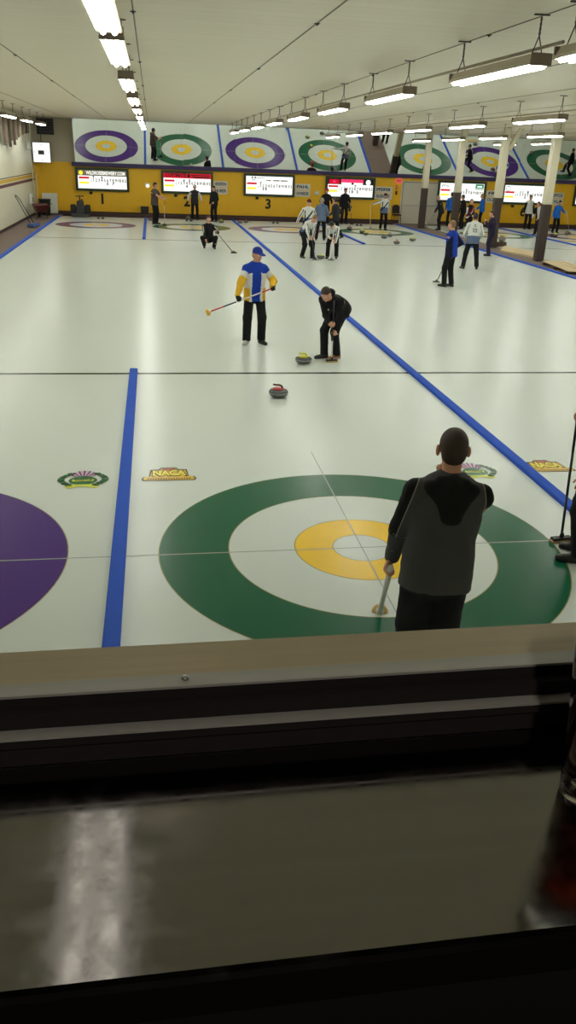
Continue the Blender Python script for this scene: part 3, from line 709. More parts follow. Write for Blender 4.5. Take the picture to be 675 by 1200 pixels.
for i, (c, x, y, a, l) in enumerate([('red', 7.9, 35.3, 30, 'curling stone on the far house behind the dark-clothed striding man'), ('yellow', 8.0, 32.3, 80, 'curling stone by the feet of the player with the pale broom, leftmost there'), ('grey', 8.5, 30.85, 10, 'curling stone, left one of the close pair before the far house'), ('grey', 9.02, 31.75, 120, 'curling stone, right one of the close pair before the far house'), ('red', 8.38, 28.35, 50, 'curling stone lying alone nearest of those before the far house'), ('yellow', 9.55, 29.9, 20, 'curling stone farthest right before the far house, near the blue edge'),
        ('yellow', 1.62, 37.3, 40, 'yellow-handled curling stone parked left of the long divider at its far end'), ('red', 2.62, 37.5, 70, 'red-handled curling stone parked just right of the long divider at its far end'), ('red', 2.95, 37.9, 10, 'red-handled curling stone parked second right of the long divider'), ('red', -1.95, 37.6, 10, 'red-handled curling stone parked right of the waste bin'), ('grey', .0, 39.0, 10, 'grey-handled curling stone by the feet of the player in white sleeves'), ('grey', -1.72, 38.2, 60, 'grey-handled curling stone beside the red one near the waste bin'),
        ('yellow', 18.4, 34.2, 0, 'yellow-handled curling stone on the far right ice beyond the columns'), ('grey', 19.3, 32.2, 0, 'grey-handled curling stone before the long tan board'), ('yellow', 21.0, 33.0, 0, 'curling stone at the right end of the long tan board'), ('red', 19.6, 35.3, 0, 'red-handled curling stone near the button of the far purple house'), ('yellow', 18.6, 36.6, 0, 'curling stone in front of the man in white and black'), ('red', 24.0, 34.6, 10, 'red-handled curling stone near the button seen in the mirror at right'), ('grey', 23.0, 33.0, 10, 'grey-handled curling stone on the last sheet, seen in the mirror'), ('yellow', 8.1, 33.4, 10, 'yellow-handled curling stone at the front of the far green house'), ]):
    stone(c, x, y, R_(a), l)
# hacks
hk = None
for i, x in enumerate(SHEETS[:6]):
    w_ = ['on the sheet of wall number 1', 'on the sheet of wall number 2', 'on the sheet of wall number 3', 'on the sheet of the leaf scoreboard', 'on the first sheet beyond the columns', 'on the sheet of wall number 6'][i]
    if hk is None:
        hk = thing('rubber_hack', 'pair of black rubber foot hacks ' + w_, 'foot hack', (x, 37.9, .003), 0, 'foot hacks')
        for sx in (-1, 1): MB().add([(sx * .11 - .06, -.1, 0), (sx * .11 + .06, -.1, 0), (sx * .11 + .06, .1, 0), (sx * .11 - .06, .1, 0), (sx * .11 - .06, .08, .07), (sx * .11 + .06, .08, .07)], [(3, 2, 1, 0), (0, 1, 5, 4), (2, 3, 4, 5), (0, 4, 3), (1, 2, 5)]).build('foot_block', M_rubber, hk)
    else: dup(hk, (x, 37.9, .003), 0, 'pair of black rubber foot hacks ' + w_)
# bumper behind the far houses
for i, (x0, x1) in enumerate([(-6.5, 11.4), (14.6, 26.5)]):
    o = MB().box(((x0 + x1) / 2, 39.75, .06), (x1 - x0, .16, .16), bev=.03).build('foam_bumper', mat('bumper_maroon', srgb(70, 48, 46), .8), None); tag(o, ['dark foam bumper across the left four sheets at the far wall', 'dark foam bumper across the right sheets at the far wall'][i], 'bumper', 'foam bumpers')

# ------------------------------------------------------------------ the viewing window and counter
fr = struct('window_1', MB().box(((WX0 + WX1) / 2, -5.672, 2.683), (WX1 - WX0, .058, .064)).box(((WX0 + WX1) / 2, -5.672, 4.02), (WX1 - WX0, .05, .06)).box((WX0 + .03, -5.672, 3.35), (.06, .05, 1.28)).box((WX1 - .03, -5.672, 3.35), (.06, .05, 1.28)), M_dark)
MB().box(((WX0 + WX1) / 2, -5.678, 2.7205), (WX1 - WX0, .0215, .015)).build('shaded_bead_body', M_dark, fr)  # bead body coloured dark to stand in for its shaded front
MB().box(((WX0 + WX1) / 2, -5.678, 2.7295), (WX1 - WX0, .022, .003)).build('glazing_bead', M_alu, fr)
MB().box(((WX0 + WX1) / 2, -5.7065, 2.690), (WX1 - WX0, .0175, .010)).build('shaded_lip_front', M_dark, fr)  # dark strip under the lip, painting its front as shaded
MB().box(((WX0 + WX1) / 2, -5.7065, 2.6965), (WX1 - WX0, .018, .003)).build('inner_lip', M_alu, fr)
MB().box(((WX0 + WX1) / 2, -5.678, 3.355), (WX1 - WX0 - .1, .005, 1.25)).build('glass_pane', M_pane, fr)
struct('trim_6', MB().box(((WX0 + WX1) / 2, -5.633, 2.716), (WX1 - WX0, .064, .022)), M_sill)
for i, x in enumerate([-1.775, -1.30, -2.25]):
    sc_ = MB().lathe([(0, 0), (.0045, 0), (.0045, .001), (.003, .0028), (0, .003)], (x, -5.675, 2.731), 14).build('screw', M_steel, fr)
# counter
yb, yf_ = -5.7025, -5.962
prf = [(yb, 2.65), (yf_ + .008, 2.65), (yf_ + .003, 2.6485), (yf_, 2.644), (yf_, 2.605), (yb, 2.605)]
b = MB(); x0, x1 = -3.6, .3; n = len(prf)
b.add([(x0, y, z) for y, z in prf] + [(x1, y, z) for y, z in prf], [tuple(reversed(range(n))), tuple(range(n, 2 * n))] + [(i, (i + 1) % n, n + (i + 1) % n, n + i) for i in range(n)])
ct = b.build('bar_counter', M_counter); tag(ct, 'brushed steel bar counter below the viewing window', 'counter')
for x in (-3.0, -1.8, -.6): MB().prism([(x - .02, -5.72), (x + .02, -5.72), (x + .02, -5.74), (x - .02, -5.74)], 2.25, 2.605).box((x, -5.82, 2.59), (.04, .2, .03)).build('bracket', M_dark, ct)
# pub side room
struct('wall_pub', MB().box(((WX0 + WX1) / 2 , -5.68, 2.03), (8, .05, 1.14)).box(((WX0 + WX1) / 2, -5.69, 4.35), (8, .05, .6)), M_pub)
struct('floor_pub', MB().box((-1.6, -7.7, 1.5), (8, 4.0, .08)), M_pub)
struct('ceiling_pub', MB().box((-1.6, -7.7, 4.6), (8, 4.0, .08)), M_pub)
struct('wall_pub_back', MB().box((-1.6, -9.7, 3.05), (8, .08, 3.1)), M_pub)
struct('wall_pub_left', MB().box((-5.6, -7.7, 3.05), (.08, 4.0, 3.1)), M_pub)
struct('wall_pub_right', MB().box((2.4, -7.7, 3.05), (.08, 4.0, 3.1)), M_pub)
lp = thing('added_lamp', 'unseen lamp added inside the bar behind the viewpoint to brighten the sill', 'light', (-1.8, -7.5, 4.25))  # lamp added out of view to brighten the sill and window frame
MB().lathe([(.03, .22), (.05, .2), (.2, .09), (.19, .085), (.04, .17)], (0, 0, 0), 20).build('lamp_shade', M_dark, lp)
MB().lathe([(0, .0), (.05, .03), (.06, .07), (.03, .13), (0, .14)], (0, 0, .0), 14).build('bulb', mat_emit('added_bulb', (1, .88, .74), 240.0), lp)
MB().tube([(0, 0, .2), (0, 0, .31)], .006, 6).build('cord', M_black, lp)
# pint glass
gx, gy = -1.366, -5.812
r = thing('pint_glass', 'tall glass of dark red drink on the counter at the right edge', 'glass', (gx, gy, 2.6502))
pr = [(0, 0), (.029, 0), (.0305, .003), (.031, .014), (.034, .06), (.039, .12), (.0455, .195), (.0442, .196), (.0375, .12), (.0325, .06), (.0292, .018), (.0, .016)]
MB().lathe(pr, (0, 0, 0), 48).build('vessel', M_glass, r)
MB().lathe([(0, .0165), (.0290, .0185), (.0322, .06), (.0372, .12), (.0395, .148), (0, .148)], (0, 0, 0), 48).build('drink', M_beer, r)

# ------------------------------------------------------------------ people: signed-distance figures meshed with OpenVDB
def nv(v):
    v = np.asarray(v, float); n = np.linalg.norm(v)
    return v / n if n > 1e-9 else v
def cone(name, a, b, r1, r2, k=.02, flat=None, capa=False, capb=False, sub=False):
    return dict(t='c', n=name, a=np.array(a, float), b=np.array(b, float), r1=r1, r2=r2, k=k, flat=flat, capa=capa, capb=capb, sub=sub)
def ell(name, c, axes, rad, k=.02, sub=False, cut=None):
    return dict(t='e', n=name, c=np.array(c, float), A=np.array(axes, float), r=np.array(rad, float), k=k, sub=sub, cut=cut)
def pdist(p, P):
    if p['t'] == 'c':
        ab = p['b'] - p['a']; L2 = max(ab @ ab, 1e-9)
        q = P - p['a']; tt = q @ ab / L2; t = np.clip(tt, 0, 1)
        d = q - t[..., None] * ab
        if p['flat'] is not None:
            f, kf = p['flat']; dd = d @ f; d = d + f * ((kf - 1) * dd)[..., None]
        D = np.sqrt((d * d).sum(-1)) - (p['r1'] + (p['r2'] - p['r1']) * t)
        Ln = math.sqrt(L2)
        if p['capa']: D = np.maximum(D, -tt * Ln)
        if p['capb']: D = np.maximum(D, (tt - 1) * Ln)
        return D
    q = (P - p['c']) @ p['A'].T
    k0 = np.sqrt(((q / p['r']) ** 2).sum(-1)); k1 = np.sqrt(((q / p['r'] ** 2) ** 2).sum(-1))
    D = k0 * (k0 - 1) / np.maximum(k1, 1e-6)
    if p['cut'] is not None:
        n, o = p['cut']; D = np.maximum(D, (P - p['c']) @ n - o)
    return D
def pbox(p):
    if p['t'] == 'c': r = max(p['r1'], p['r2']); return np.minimum(p['a'], p['b']) - r, np.maximum(p['a'], p['b']) + r
    r = np.abs(p['A'].T) @ p['r']; return p['c'] - r, p['c'] + r
def sdf_mesh(name, prims, vox, mats, parent, classify=None, planes=(), wrinkle=0.0, adapt=0.0):
    lo = np.min([pbox(p)[0] for p in prims if not p['sub']], 0) - .03; hi = np.max([pbox(p)[1] for p in prims if not p['sub']], 0) + .03
    dims = np.ceil((hi - lo) / vox).astype(int) + 1
    D = np.full(dims, .12, np.float32)
    ax = [lo[i] + vox * np.arange(dims[i]) for i in range(3)]
    for p in prims:
        m = max(.035, 2.3 * p['k']); a, b = pbox(p)
        i0 = np.clip(np.floor((a - m - lo) / vox).astype(int), 0, dims - 1); i1 = np.clip(np.ceil((b + m - lo) / vox).astype(int) + 1, 1, dims)
        if (i1 <= i0).any(): continue
        sl = tuple(slice(i0[i], i1[i]) for i in range(3))
        P = np.stack(np.meshgrid(*[ax[i][i0[i]:i1[i]] for i in range(3)], indexing='ij'), -1)
        d = pdist(p, P).astype(np.float32); o = D[sl]; k = p['k']
        if p['sub']:
            h = np.clip(.5 - .5 * (o + d) / k, 0, 1); D[sl] = o * (1 - h) + (-d) * h + k * h * (1 - h)
        else:
            h = np.clip(.5 + .5 * (o - d) / k, 0, 1); D[sl] = o * (1 - h) + d * h - k * h * (1 - h)
    if len(planes) or wrinkle:
        P = np.stack(np.meshgrid(*ax, indexing='ij'), -1)
        if wrinkle:
            x, y, z = P[..., 0], P[..., 1], P[..., 2]
            w = np.sin(x * 31 + 2.2 * np.sin(z * 19)) * np.sin(z * 47 + 2 * np.sin(x * 17 + y * 21)) + .6 * np.sin(y * 43 + z * 33 + 1.7 * np.sin(x * 25)) * np.sin(x * 37 - z * 22)
            D += (wrinkle * w).astype(np.float32)
        for n, o in planes: D = np.maximum(D, (P @ np.array(n) - o).astype(np.float32))
    g = openvdb.FloatGrid(.12); g.copyFromArray(np.ascontiguousarray(D, dtype=np.float32))
    pts, tris, quads = g.convertToPolygons(0.0, adapt)
    pts = np.asarray(pts, float) * vox + lo
    faces = [tuple(int(i) for i in reversed(f)) for f in quads] + [tuple(int(i) for i in reversed(f)) for f in tris]
    me = bpy.data.meshes.new(name); me.from_pydata(pts.tolist(), [], faces)
    if not isinstance(mats, (list, tuple)): mats = [mats]
    for m in mats: me.materials.append(m)
    nf = len(me.polygons)
    me.polygons.foreach_set('use_smooth', [True] * nf)
    if classify is not None and nf:
        c = np.zeros(nf * 3); me.polygons.foreach_get('center', c); c = c.reshape(-1, 3)
        pp = [p for p in prims if not p['sub']]
        ds = np.stack([pdist(p, c) for p in pp], 0); near = ds.argmin(0)
        names = np.array([p['n'] for p in pp])[near]
        me.polygons.foreach_set('material_index', classify(c, names).astype(np.int32))
    me.update()
    o = bpy.data.objects.new(name, me); COL.objects.link(o); o.parent = parent
    return o
def ik(Sx, W, l1, l2, pole):
    v = W - Sx; d = np.linalg.norm(v); dm = min(d, (l1 + l2) * .998); v = nv(v)
    W = Sx + v * dm
    a = math.acos(max(-1, min(1, (l1 * l1 + dm * dm - l2 * l2) / (2 * l1 * dm))))
    pl = np.array(pole, float); pl = nv(pl - v * (pl @ v))
    return Sx + (v * math.cos(a) + pl * math.sin(a)) * l1, W
def rotv(v, ax, ang):
    ax = nv(ax); return v * math.cos(ang) + np.cross(ax, v) * math.sin(ang) + ax * (ax @ v) * (1 - math.cos(ang))

def hand_prims(pre, W, d, n, side, curl, s, grow=0.0):
    """five fingers and a palm; d = along hand, n = palm normal, side +1 right / -1 left"""
    d = nv(d); n = nv(n - d * (n @ d)); th = np.cross(d, n) * side      # thumb side
    out = [ell(pre + 'palm', W + d * .045 * s, [d, th, n], np.array([.052, .040, .017]) * s + grow, .012), cone(pre + 'wrist', W - d * .02 * s, W + d * .02 * s, .026 * s + grow, .026 * s + grow, .014, (n, 1.25))]
    ln = [.90, 1.0, .94, .76]
    for i in range(4):
        sp = (.029 - .0195 * i) * s
        p = W + d * (.083 - (.006 if i == 3 else 0)) * s + th * sp; ang = 0; r = .0088 * s + grow
        out.append(cone(pre + 'f', W + d * .05 * s + th * sp * .8, p, r * 1.1, r, .004))
        fan = (.10 - .07 * i) * (1 - curl)
        for j, l in enumerate((.042, .026, .021)):
            ang += ([.35, .35, .25][j] + curl * [.75, .85, .8][j])
            dv = nv(d * math.cos(ang) + n * math.sin(ang) + th * fan); q = p + dv * l * ln[i] * s
            out.append(cone(pre + 'f', p, q, r * (1 - .08 * j), r * (.93 - .08 * j), .003)); p = q
    p = W + d * .022 * s + th * .028 * s + n * .006 * s; r = .0105 * s + grow
    d1 = nv(d * .62 + th * (.75 - .25 * curl) + n * (.25 + .45 * curl)); q = p + d1 * .040 * s; out.append(cone(pre + 't', W + d * .012 * s + th * .015 * s, p, r * 1.25, r * 1.15, .008)); out.append(cone(pre + 't', p, q, r * 1.15, r, .004))
    d2 = nv(d * .75 + th * (.35 - .55 * curl) + n * (.15 + .55 * curl)); q2 = q + d2 * .030 * s; out.append(cone(pre + 't', q, q2, r, r * .85, .003))
    return out

TEAM_DARK = srgb(30, 34, 52)
def cloth(name, col, rough=.85): return mat('cloth_' + name, col, rough, var=.1, scale=12, bump=.18, bscale=140, spec=.25)
C_black = cloth('black', (.0095, .0095, .011)); C_char = cloth('charcoal', srgb(66, 66, 68)); C_navy = cloth('navy', srgb(26, 30, 52)); C_blue = cloth('royal_blue', srgb(24, 62, 168)); C_white = cloth('white', srgb(216, 218, 214)); C_yellow = cloth('gold', srgb(226, 178, 48))
C_team = cloth('team_navy', TEAM_DARK); C_gblue = cloth('grey_blue', srgb(96, 112, 142)); C_grey = cloth('grey', srgb(92, 92, 94)); C_dgrey = cloth('dark_grey', srgb(48, 47, 52)); C_red = cloth('red', srgb(150, 30, 48)); C_pipe = cloth('piping', srgb(150, 150, 146)); C_bright = cloth('bright_blue', srgb(34, 104, 196)); C_purple = cloth('dark_violet', srgb(38, 34, 60)); C_dgreen = cloth('dark_green', srgb(30, 36, 34)); C_wine = cloth('wine', srgb(96, 36, 44)); C_brown = cloth('brown', srgb(86, 70, 60)); C_tee = cloth('taupe', srgb(84, 72, 70))
C_cap = cloth('cap_blue', srgb(34, 52, 140)); C_sole = mat('sole_pale', srgb(188, 184, 176), .7); C_shoe = mat('shoe_black', (.012, .012, .013), .4); C_shoew = mat('shoe_pale', srgb(200, 198, 190), .5); C_shoeb = mat('shoe_tan', srgb(150, 104, 62), .6)
H_brown = mat('hair_brown', srgb(58, 42, 32), .65, var=.35, scale=60, bump=.4, bscale=160); H_dark = mat('hair_dark', srgb(34, 26, 22), .6, var=.3, scale=60, bump=.4, bscale=160); H_grey = mat('hair_grey', srgb(150, 140, 122), .7, var=.2, scale=60, bump=.4, bscale=160); H_fair = mat('hair_fair', srgb(138, 108, 74), .65, var=.25, scale=60, bump=.4, bscale=160)

def seam_mat():
    m = mat('cloth_two_tone', srgb(74, 74, 77), .85, var=.1, scale=12, bump=.18, bscale=140, spec=.25)
    nt = m.node_tree; N = nt.nodes; L = nt.links; b = N['Principled BSDF']
    base = b.inputs['Base Color'].links[0].from_socket
    def attr(nm): a = N.new('ShaderNodeAttribute'); a.attribute_name = nm; return a.outputs['Fac']
    def cmp(sock, op, val): k = N.new('ShaderNodeMath'); k.operation = op; L.new(sock, k.inputs[0]); k.inputs[1].default_value = val; return k.outputs[0]
    def mixc(fac, a, col): k = N.new('ShaderNodeMix'); k.data_type = 'RGBA'; L.new(fac, k.inputs[0]); L.new(a, k.inputs[6]); k.inputs[7].default_value = (*col, 1); return k.outputs[2]
    sm = attr('seam'); ab = cmp(sm, 'ABSOLUTE', 0); bd = attr('band')
    c1 = mixc(cmp(sm, 'GREATER_THAN', 0.0), base, (.0095, .0095, .011))
    c2 = mixc(cmp(ab, 'LESS_THAN', .0028), c1, srgb(150, 150, 146))
    c3 = mixc(cmp(bd, 'LESS_THAN', .0028), c2, srgb(150, 150, 146))
    L.new(c3, b.inputs['Base Color'])
    return m
SEAM_MAT = seam_mat()
def person(label, pos, face, H=1.76, w=1.0, vox=.0105, pel=(0, 0, None), lean=3, side=0, twist=0, hyaw=0, hpitch=8, footL=(-.13, 0, -8, 0), footR=(.13, 0, 8, 0), handL=None, handR=None, grips=None, poleL=None, poleR=None, kneeL=None, kneeR=None,
           jacket=('plain', [C_black]), pants=C_black, shoe=(C_shoe, C_shoe), shoeL=None, hair=H_brown, hairstyle='short', hat=None, gloves=None, hood=None, curlL=.35, curlR=.35, short=False, palmR=None, palmL=None, back_text=None, loose=0.0, pw=0.0, dirR=None, dirL=None, group=None):
    root = thing('person', label, 'person', pos, 0, group); P0 = np.array(pos, float)
    s = H / 1.76; a = R_(face)
    F = np.array([math.sin(a), math.cos(a), 0]); RT = np.array([math.cos(a), -math.sin(a), 0]); U = np.array([0, 0, 1.0])
    Lc = lambda x, y, z: RT * x + F * y + U * z
    hw = .092 * s
    legs = []
    for sd, ft in ((-1, footL), (1, footR)):
        x, y, yaw, pit = ft[:4]; zz = ft[4] if len(ft) > 4 else 0
        fy = rotv(F, U, -R_(yaw)); p = R_(pit); ff = fy * math.cos(p) - U * math.sin(p); fu = U * math.cos(p) + fy * math.sin(p)
        B = Lc(x, y, zz) + fy * .10 * s; A = B - ff * .10 * s + fu * .088 * s
        legs.append([sd, ff, fu, A])
    l1, l2 = .43 * s, .415 * s
    pz = pel[2] if pel[2] is not None else .535 * H
    for _ in range(60):
        PEL = Lc(pel[0], pel[1], pz)
        if all(np.linalg.norm(PEL + RT * sd * hw - U * .02 - A) < (l1 + l2) * .996 for sd, ff, fu, A in legs): break
        pz -= .008
    for lg, kp in zip(legs, (kneeL, kneeR)):
        sd, ff, fu, A = lg; hip = PEL + RT * sd * hw - U * .02
        pole = Lc(*kp) if kp else nv(ff * [1, 1, 0]) + F * .4 + RT * sd * .1
        kn, A2 = ik(hip, A, l1, l2, pole); lg += [hip, kn]
    u = rotv(U, RT, -R_(lean)); u = rotv(u, F, R_(side))
    r = rotv(RT - u * (RT @ u), u, R_(twist)); r = nv(r); f = np.cross(u, r)
    WA = PEL + (U * .5 + u * .5) * .13 * s; CH = WA + u * .18 * s; NB = CH + u * .19 * s
    hf = rotv(F, U, -R_(hyaw)); hr = np.cross(hf, U); hfp = hf * math.cos(R_(hpitch)) - U * math.sin(R_(hpitch)); hu = np.cross(hr, hfp); hf = hfp
    HC = NB + nv(u * .6 + hu * .5) * .085 * s + hu * .105 * s + hf * .02 * s
    b = []
    tf = (f, 1.42)
    b += [cone('pelvis', PEL - U * .05 * s, WA, .148 * s * w, .132 * s * w, .05, (nv(f + F), 1.3)), cone('waist', WA, CH, .132 * s * w, .158 * s * w, .05, tf), cone('chest', CH, NB - u * .085 * s, .158 * s * w, .13 * s * w, .05, tf)]
    sh = {}
    for sd in (-1, 1):
        sp = NB - u * .065 * s + r * sd * .178 * s * w; sh[sd] = sp
        b.append(cone('trap', NB - u * .01 * s - f * .01 * s, sp, .058 * s, .055 * s, .05)); b.append(cone('deltoid', sp, sp - u * .04 * s + r * sd * .01, .058 * s, .05 * s, .04))
    b.append(cone('neck', NB - u * .05 * s - f * .012, HC - hu * .07 * s - hf * .015 * s, .060 * s, .053 * s, .03))
    hd = [hr, hf, hu]
    b += [ell('cranium', HC + hu * .03 * s - hf * .012 * s, hd, np.array([.077, .096, .089]) * s, .02), ell('face', HC - hu * .034 * s + hf * .026 * s, hd, np.array([.058, .066, .083]) * s, .03), cone('chin', HC - hu * .096 * s + hf * .064 * s, HC - hu * .094 * s + hf * .06 * s, .021 * s, .02 * s, .02),
          ell('brow', HC + hf * .078 * s + hu * .028 * s, hd, np.array([.048, .016, .010]) * s, .016)]
    for sd in (-1, 1):
        b.append(ell('socket', HC + hf * .100 * s + hr * sd * .031 * s + hu * .008 * s, hd, np.array([.017, .014, .011]) * s, .01, sub=True))
        b.append(ell('eye', HC + hf * .080 * s + hr * sd * .031 * s + hu * .008 * s, hd, np.array([.012, .011, .011]) * s, .003))
        b.append(ell('ear', HC + hr * sd * .086 * s - hf * .008 * s - hu * .006 * s, [nv(hr + hf * .35 * sd), nv(hf - hr * .35 * sd), hu], np.array([.012, .022, .035]) * s, .006))
    b += [cone('nose', HC + hf * .090 * s + hu * .016 * s, HC + hf * .108 * s - hu * .024 * s, .008 * s, .0135 * s, .010), ell('lip', HC + hf * .086 * s - hu * .056 * s, hd, np.array([.024, .010, .009]) * s, .006)]
    # arms
    arms = {}; la, lf = .285 * s, .255 * s
    for sd, key in ((-1, 'L'), (1, 'R')):
        sp = sh[sd]; tgt = handL if sd < 0 else handR; pole = poleL if sd < 0 else poleR
        pole_v = Lc(*pole) if pole else -F * .7 + RT * sd * .5 - U * .3
        curl = curlL if sd < 0 else curlR; dvec = nvec = None
        if grips and key in grips:
            bh, bt, fr = grips[key][:3]; bh = np.array(bh) - P0; bt = np.array(bt) - P0; axs = nv(bt - bh); C = bh + (bt - bh) * fr
            g = C - (sp + (-U * .2 * s)); g = g - axs * (g @ axs); dvec = nv(g)
            nvec = np.cross(axs, dvec); want = grips[key][3] if len(grips[key]) > 3 else -RT * sd
            want = np.asarray(want, float)
            if nvec @ want < 0: nvec = -nvec
            W = C - dvec * .072 * s - nvec * .030 * s; curl = 1.0
        elif tgt is None:
            W = sp + Lc(sd * .10, .03, -(la + lf) * .97)
        else: W = Lc(*tgt)
        el, W = ik(sp, W, la, lf, pole_v)
        if dvec is None:
            dvec = nv(W - el); dd = dirL if sd < 0 else dirR
            if dd: dvec = nv(Lc(*dd))
            pm = palmL if sd < 0 else palmR
            nvec = Lc(*pm) if pm else -RT * sd + F * -.15
        arms[sd] = (sp, el, W, dvec, nvec, curl)
        b += [cone('uarm', sp, el, .051 * s * w, .040 * s, .025), cone('farm', el, W, .042 * s, .027 * s, .02)]
        b += hand_prims('hand%d' % sd, W, dvec, nvec, sd, curl, s)
    for sd, ff, fu, A, hip, kn in legs:
        b += [cone('glute', hip - F * .03 * s + U * .02, hip - F * .02 * s - U * .05 * s, .080 * s * w, .078 * s * w, .05), cone('thigh', hip, kn, .085 * s * w, .056 * s, .04), cone('shin', kn, A, .055 * s, .038 * s, .03), ell('calf', kn + (A - kn) * .32 - nv(ff * [1, 1, .3]) * .022 * s, [nv(np.cross(ff, U)), ff, nv(A - kn)], np.array([.046, .046, .12]) * s, .03), cone('foot', A - fu * .045 * s - ff * .03 * s, A - fu * .06 * s + ff * .14 * s, .034 * s, .024 * s, .02)]
    def cls_body(c, names):
        m = np.zeros(len(c), int)
        m[names == 'lip'] = 1
        e = names == 'eye'; m[e] = 2
        for sd in (-1, 1):
            q = c - (HC + hf * .091 * s + hr * sd * .031 * s + hu * .008 * s); m[e & (np.abs(q @ hr) < .006 * s) & (np.abs(q @ hu) < .0065 * s)] = 3
        return m
    sdf_mesh('body', b, vox, [M_skin, M_lip, M_eyew, M_eyed], root, cls_body, adapt=0.02)
    # jacket
    g = (.020 + loose) * s; j = []
    hem = PEL - u * .13 * s
    j += [cone('torso', hem - f * .015 * s, WA, .172 * s * w + g * .7, .160 * s * w + g * .6, .04, (f, 1.20), capa=True), cone('torso', WA, CH, .160 * s * w + g * .6, .162 * s * w + g, .05, (f, 1.30)), cone('torso', CH, NB - u * .085 * s, .160 * s * w + g, .135 * s * w + g * .8, .05, (f, 1.34))]
    for lg in legs: j.append(cone('torso', lg[4] + U * .07 * s, lg[4] - U * .11 * s, .104 * s * w + loose * .4, .106 * s * w + loose * .4, .05, capb=True))
    j.append(cone('collar', NB - u * .05 * s - f * .008, NB + nv(u + hu) * .035 * s, .070 * s, .068 * s, .03, capb=True))
    for sd in (-1, 1):
        sp, el, W, dv, nv_, cu = arms[sd]
        j.append(cone('yoke', NB - u * .018 * s - f * .012 * s, sp, .064 * s, .066 * s, .05)); sleeve = .014 * s
        if short:
            j.append(cone('uarm%d' % sd, sp, sp + (el - sp) * .72, .062 * s * w, .062 * s, .03, capb=True))
        else:
            j.append(cone('uarm%d' % sd, sp, el, .064 * s * w + loose * .5, .053 * s + sleeve * .3 + loose * .7, .03)); j.append(cone('farm%d' % sd, el, W + nv(W - el) * .005, .055 * s + loose * .7, .040 * s + loose * .4, .025, capb=True))
            j.append(cone('cuff%d' % sd, el + (W - el) * .90, W + nv(W - el) * .008, .039 * s, .036 * s, .01, capb=True))
    design, jm = jacket
    fo = .3 if design == 'p1' else -.25
    def cls_j(c, names):
        m = np.zeros(len(c), int); lx = (c - PEL) @ r; ly = (c - PEL) @ f; lz = (c - PEL) @ u
        arm = {}; t_u = np.zeros(len(c)); t_f = np.zeros(len(c)); out = np.zeros(len(c))
        for sd in (-1, 1):
            sp, el, W = arms[sd][:3]
            iu = names == 'uarm%d' % sd; if_ = (names == 'farm%d' % sd) | (names == 'cuff%d' % sd)
            t_u[iu] = ((c[iu] - sp) @ nv(el - sp)) / la; t_f[if_] = ((c[if_] - el) @ nv(W - el)) / lf
            o_ = nv(r * sd + f * fo); q = c - sp; ax = nv(el - sp); lat = q - np.outer(q @ ax, ax); out[iu] = (lat[iu] @ o_)
            ax = nv(W - el); q = c - el; lat = q - np.outer(q @ ax, ax); out[if_] = lat[if_] @ o_
        uar = np.char.startswith(names, 'uarm'); far = np.char.startswith(names, 'farm') | np.char.startswith(names, 'cuff'); yo = (names == 'yoke') | (names == 'collar'); to = names == 'torso'
        if design == 'p2':      # 0 blue 1 white 2 yellow
            m[to & (np.abs(lx) > .082 * s) & (lz < .37 * s - (np.abs(lx) - .1) * .35)] = 1
            m[to & (np.abs(lx) > .125 * s) & (lz < .10 * s)] = 2
            m[uar & (t_u > .28)] = 1; m[uar & (t_u > .62)] = 2; m[far] = 2
        elif design == 'team':  # 0 white 1 dark 2 greyblue
            m[to & (lz < .14 * s)] = 2
            m[to & (np.abs(lx * .9 + (lz - .22) * .75) < .035)] = 1
            m[to & (np.abs(lx - .14 * s) < .018) & (lz > .1)] = 1
            m[(uar | far) & (np.abs(out) < .012)] = 1
        elif design == 'p1':    # 0 charcoal 1 black 2 piping
            m[uar & (out > .012)] = 1; m[(names == 'yoke') & ((np.abs(lx) > .17 * s) | (lz > .44 * s))] = 1
            m[uar & (np.abs(out - .010) < .0034)] = 2
            m[far & (t_f < .05)] = 2; m[uar & (t_u > .97)] = 2; m[far & (np.abs(t_f - .62) < .016) & (out > -.01)] = 2
        elif design == 'sleeves': m[uar | far] = 1
        elif design == 'redwhite':  # 0 dark 1 red 2 white
            dg = lx * .8 + (lz - .3) * .6; m[(dg > -.06) & (dg < -.015) & to] = 2; m[(dg >= -.015) & (dg < .07) & to] = 1; m[uar & (out > .02)] = 2; m[uar & (out < -.02)] = 1
        elif design == 'halves': m[(lx > 0)] = 1; m[far] = 0
        elif design == 'w22': m[to & (lz < .10 * s)] = 1; m[(uar | far) & (np.abs(out) < .008)] = 1
        elif design == 'bluedark': m[to & (np.abs(lx) > .12 * s)] = 1; m[(uar | far) & (out < .0)] = 1
        elif design == 'stripeside': m[(uar) & (np.abs(out - .02) < .02) & (np.sin(t_u * 26) > 0)] = 1
        elif design == 'blackwhite': m[to & (np.abs(lx) < .12 * s)] = 1; m[uar & (out < 0)] = 1
        return m
    if design == 'p1': jm = [SEAM_MAT]
    jo = sdf_mesh('jacket' if not short else 'shirt', j, vox, jm, root, cls_j, wrinkle=.0022 * s, adapt=0.02)
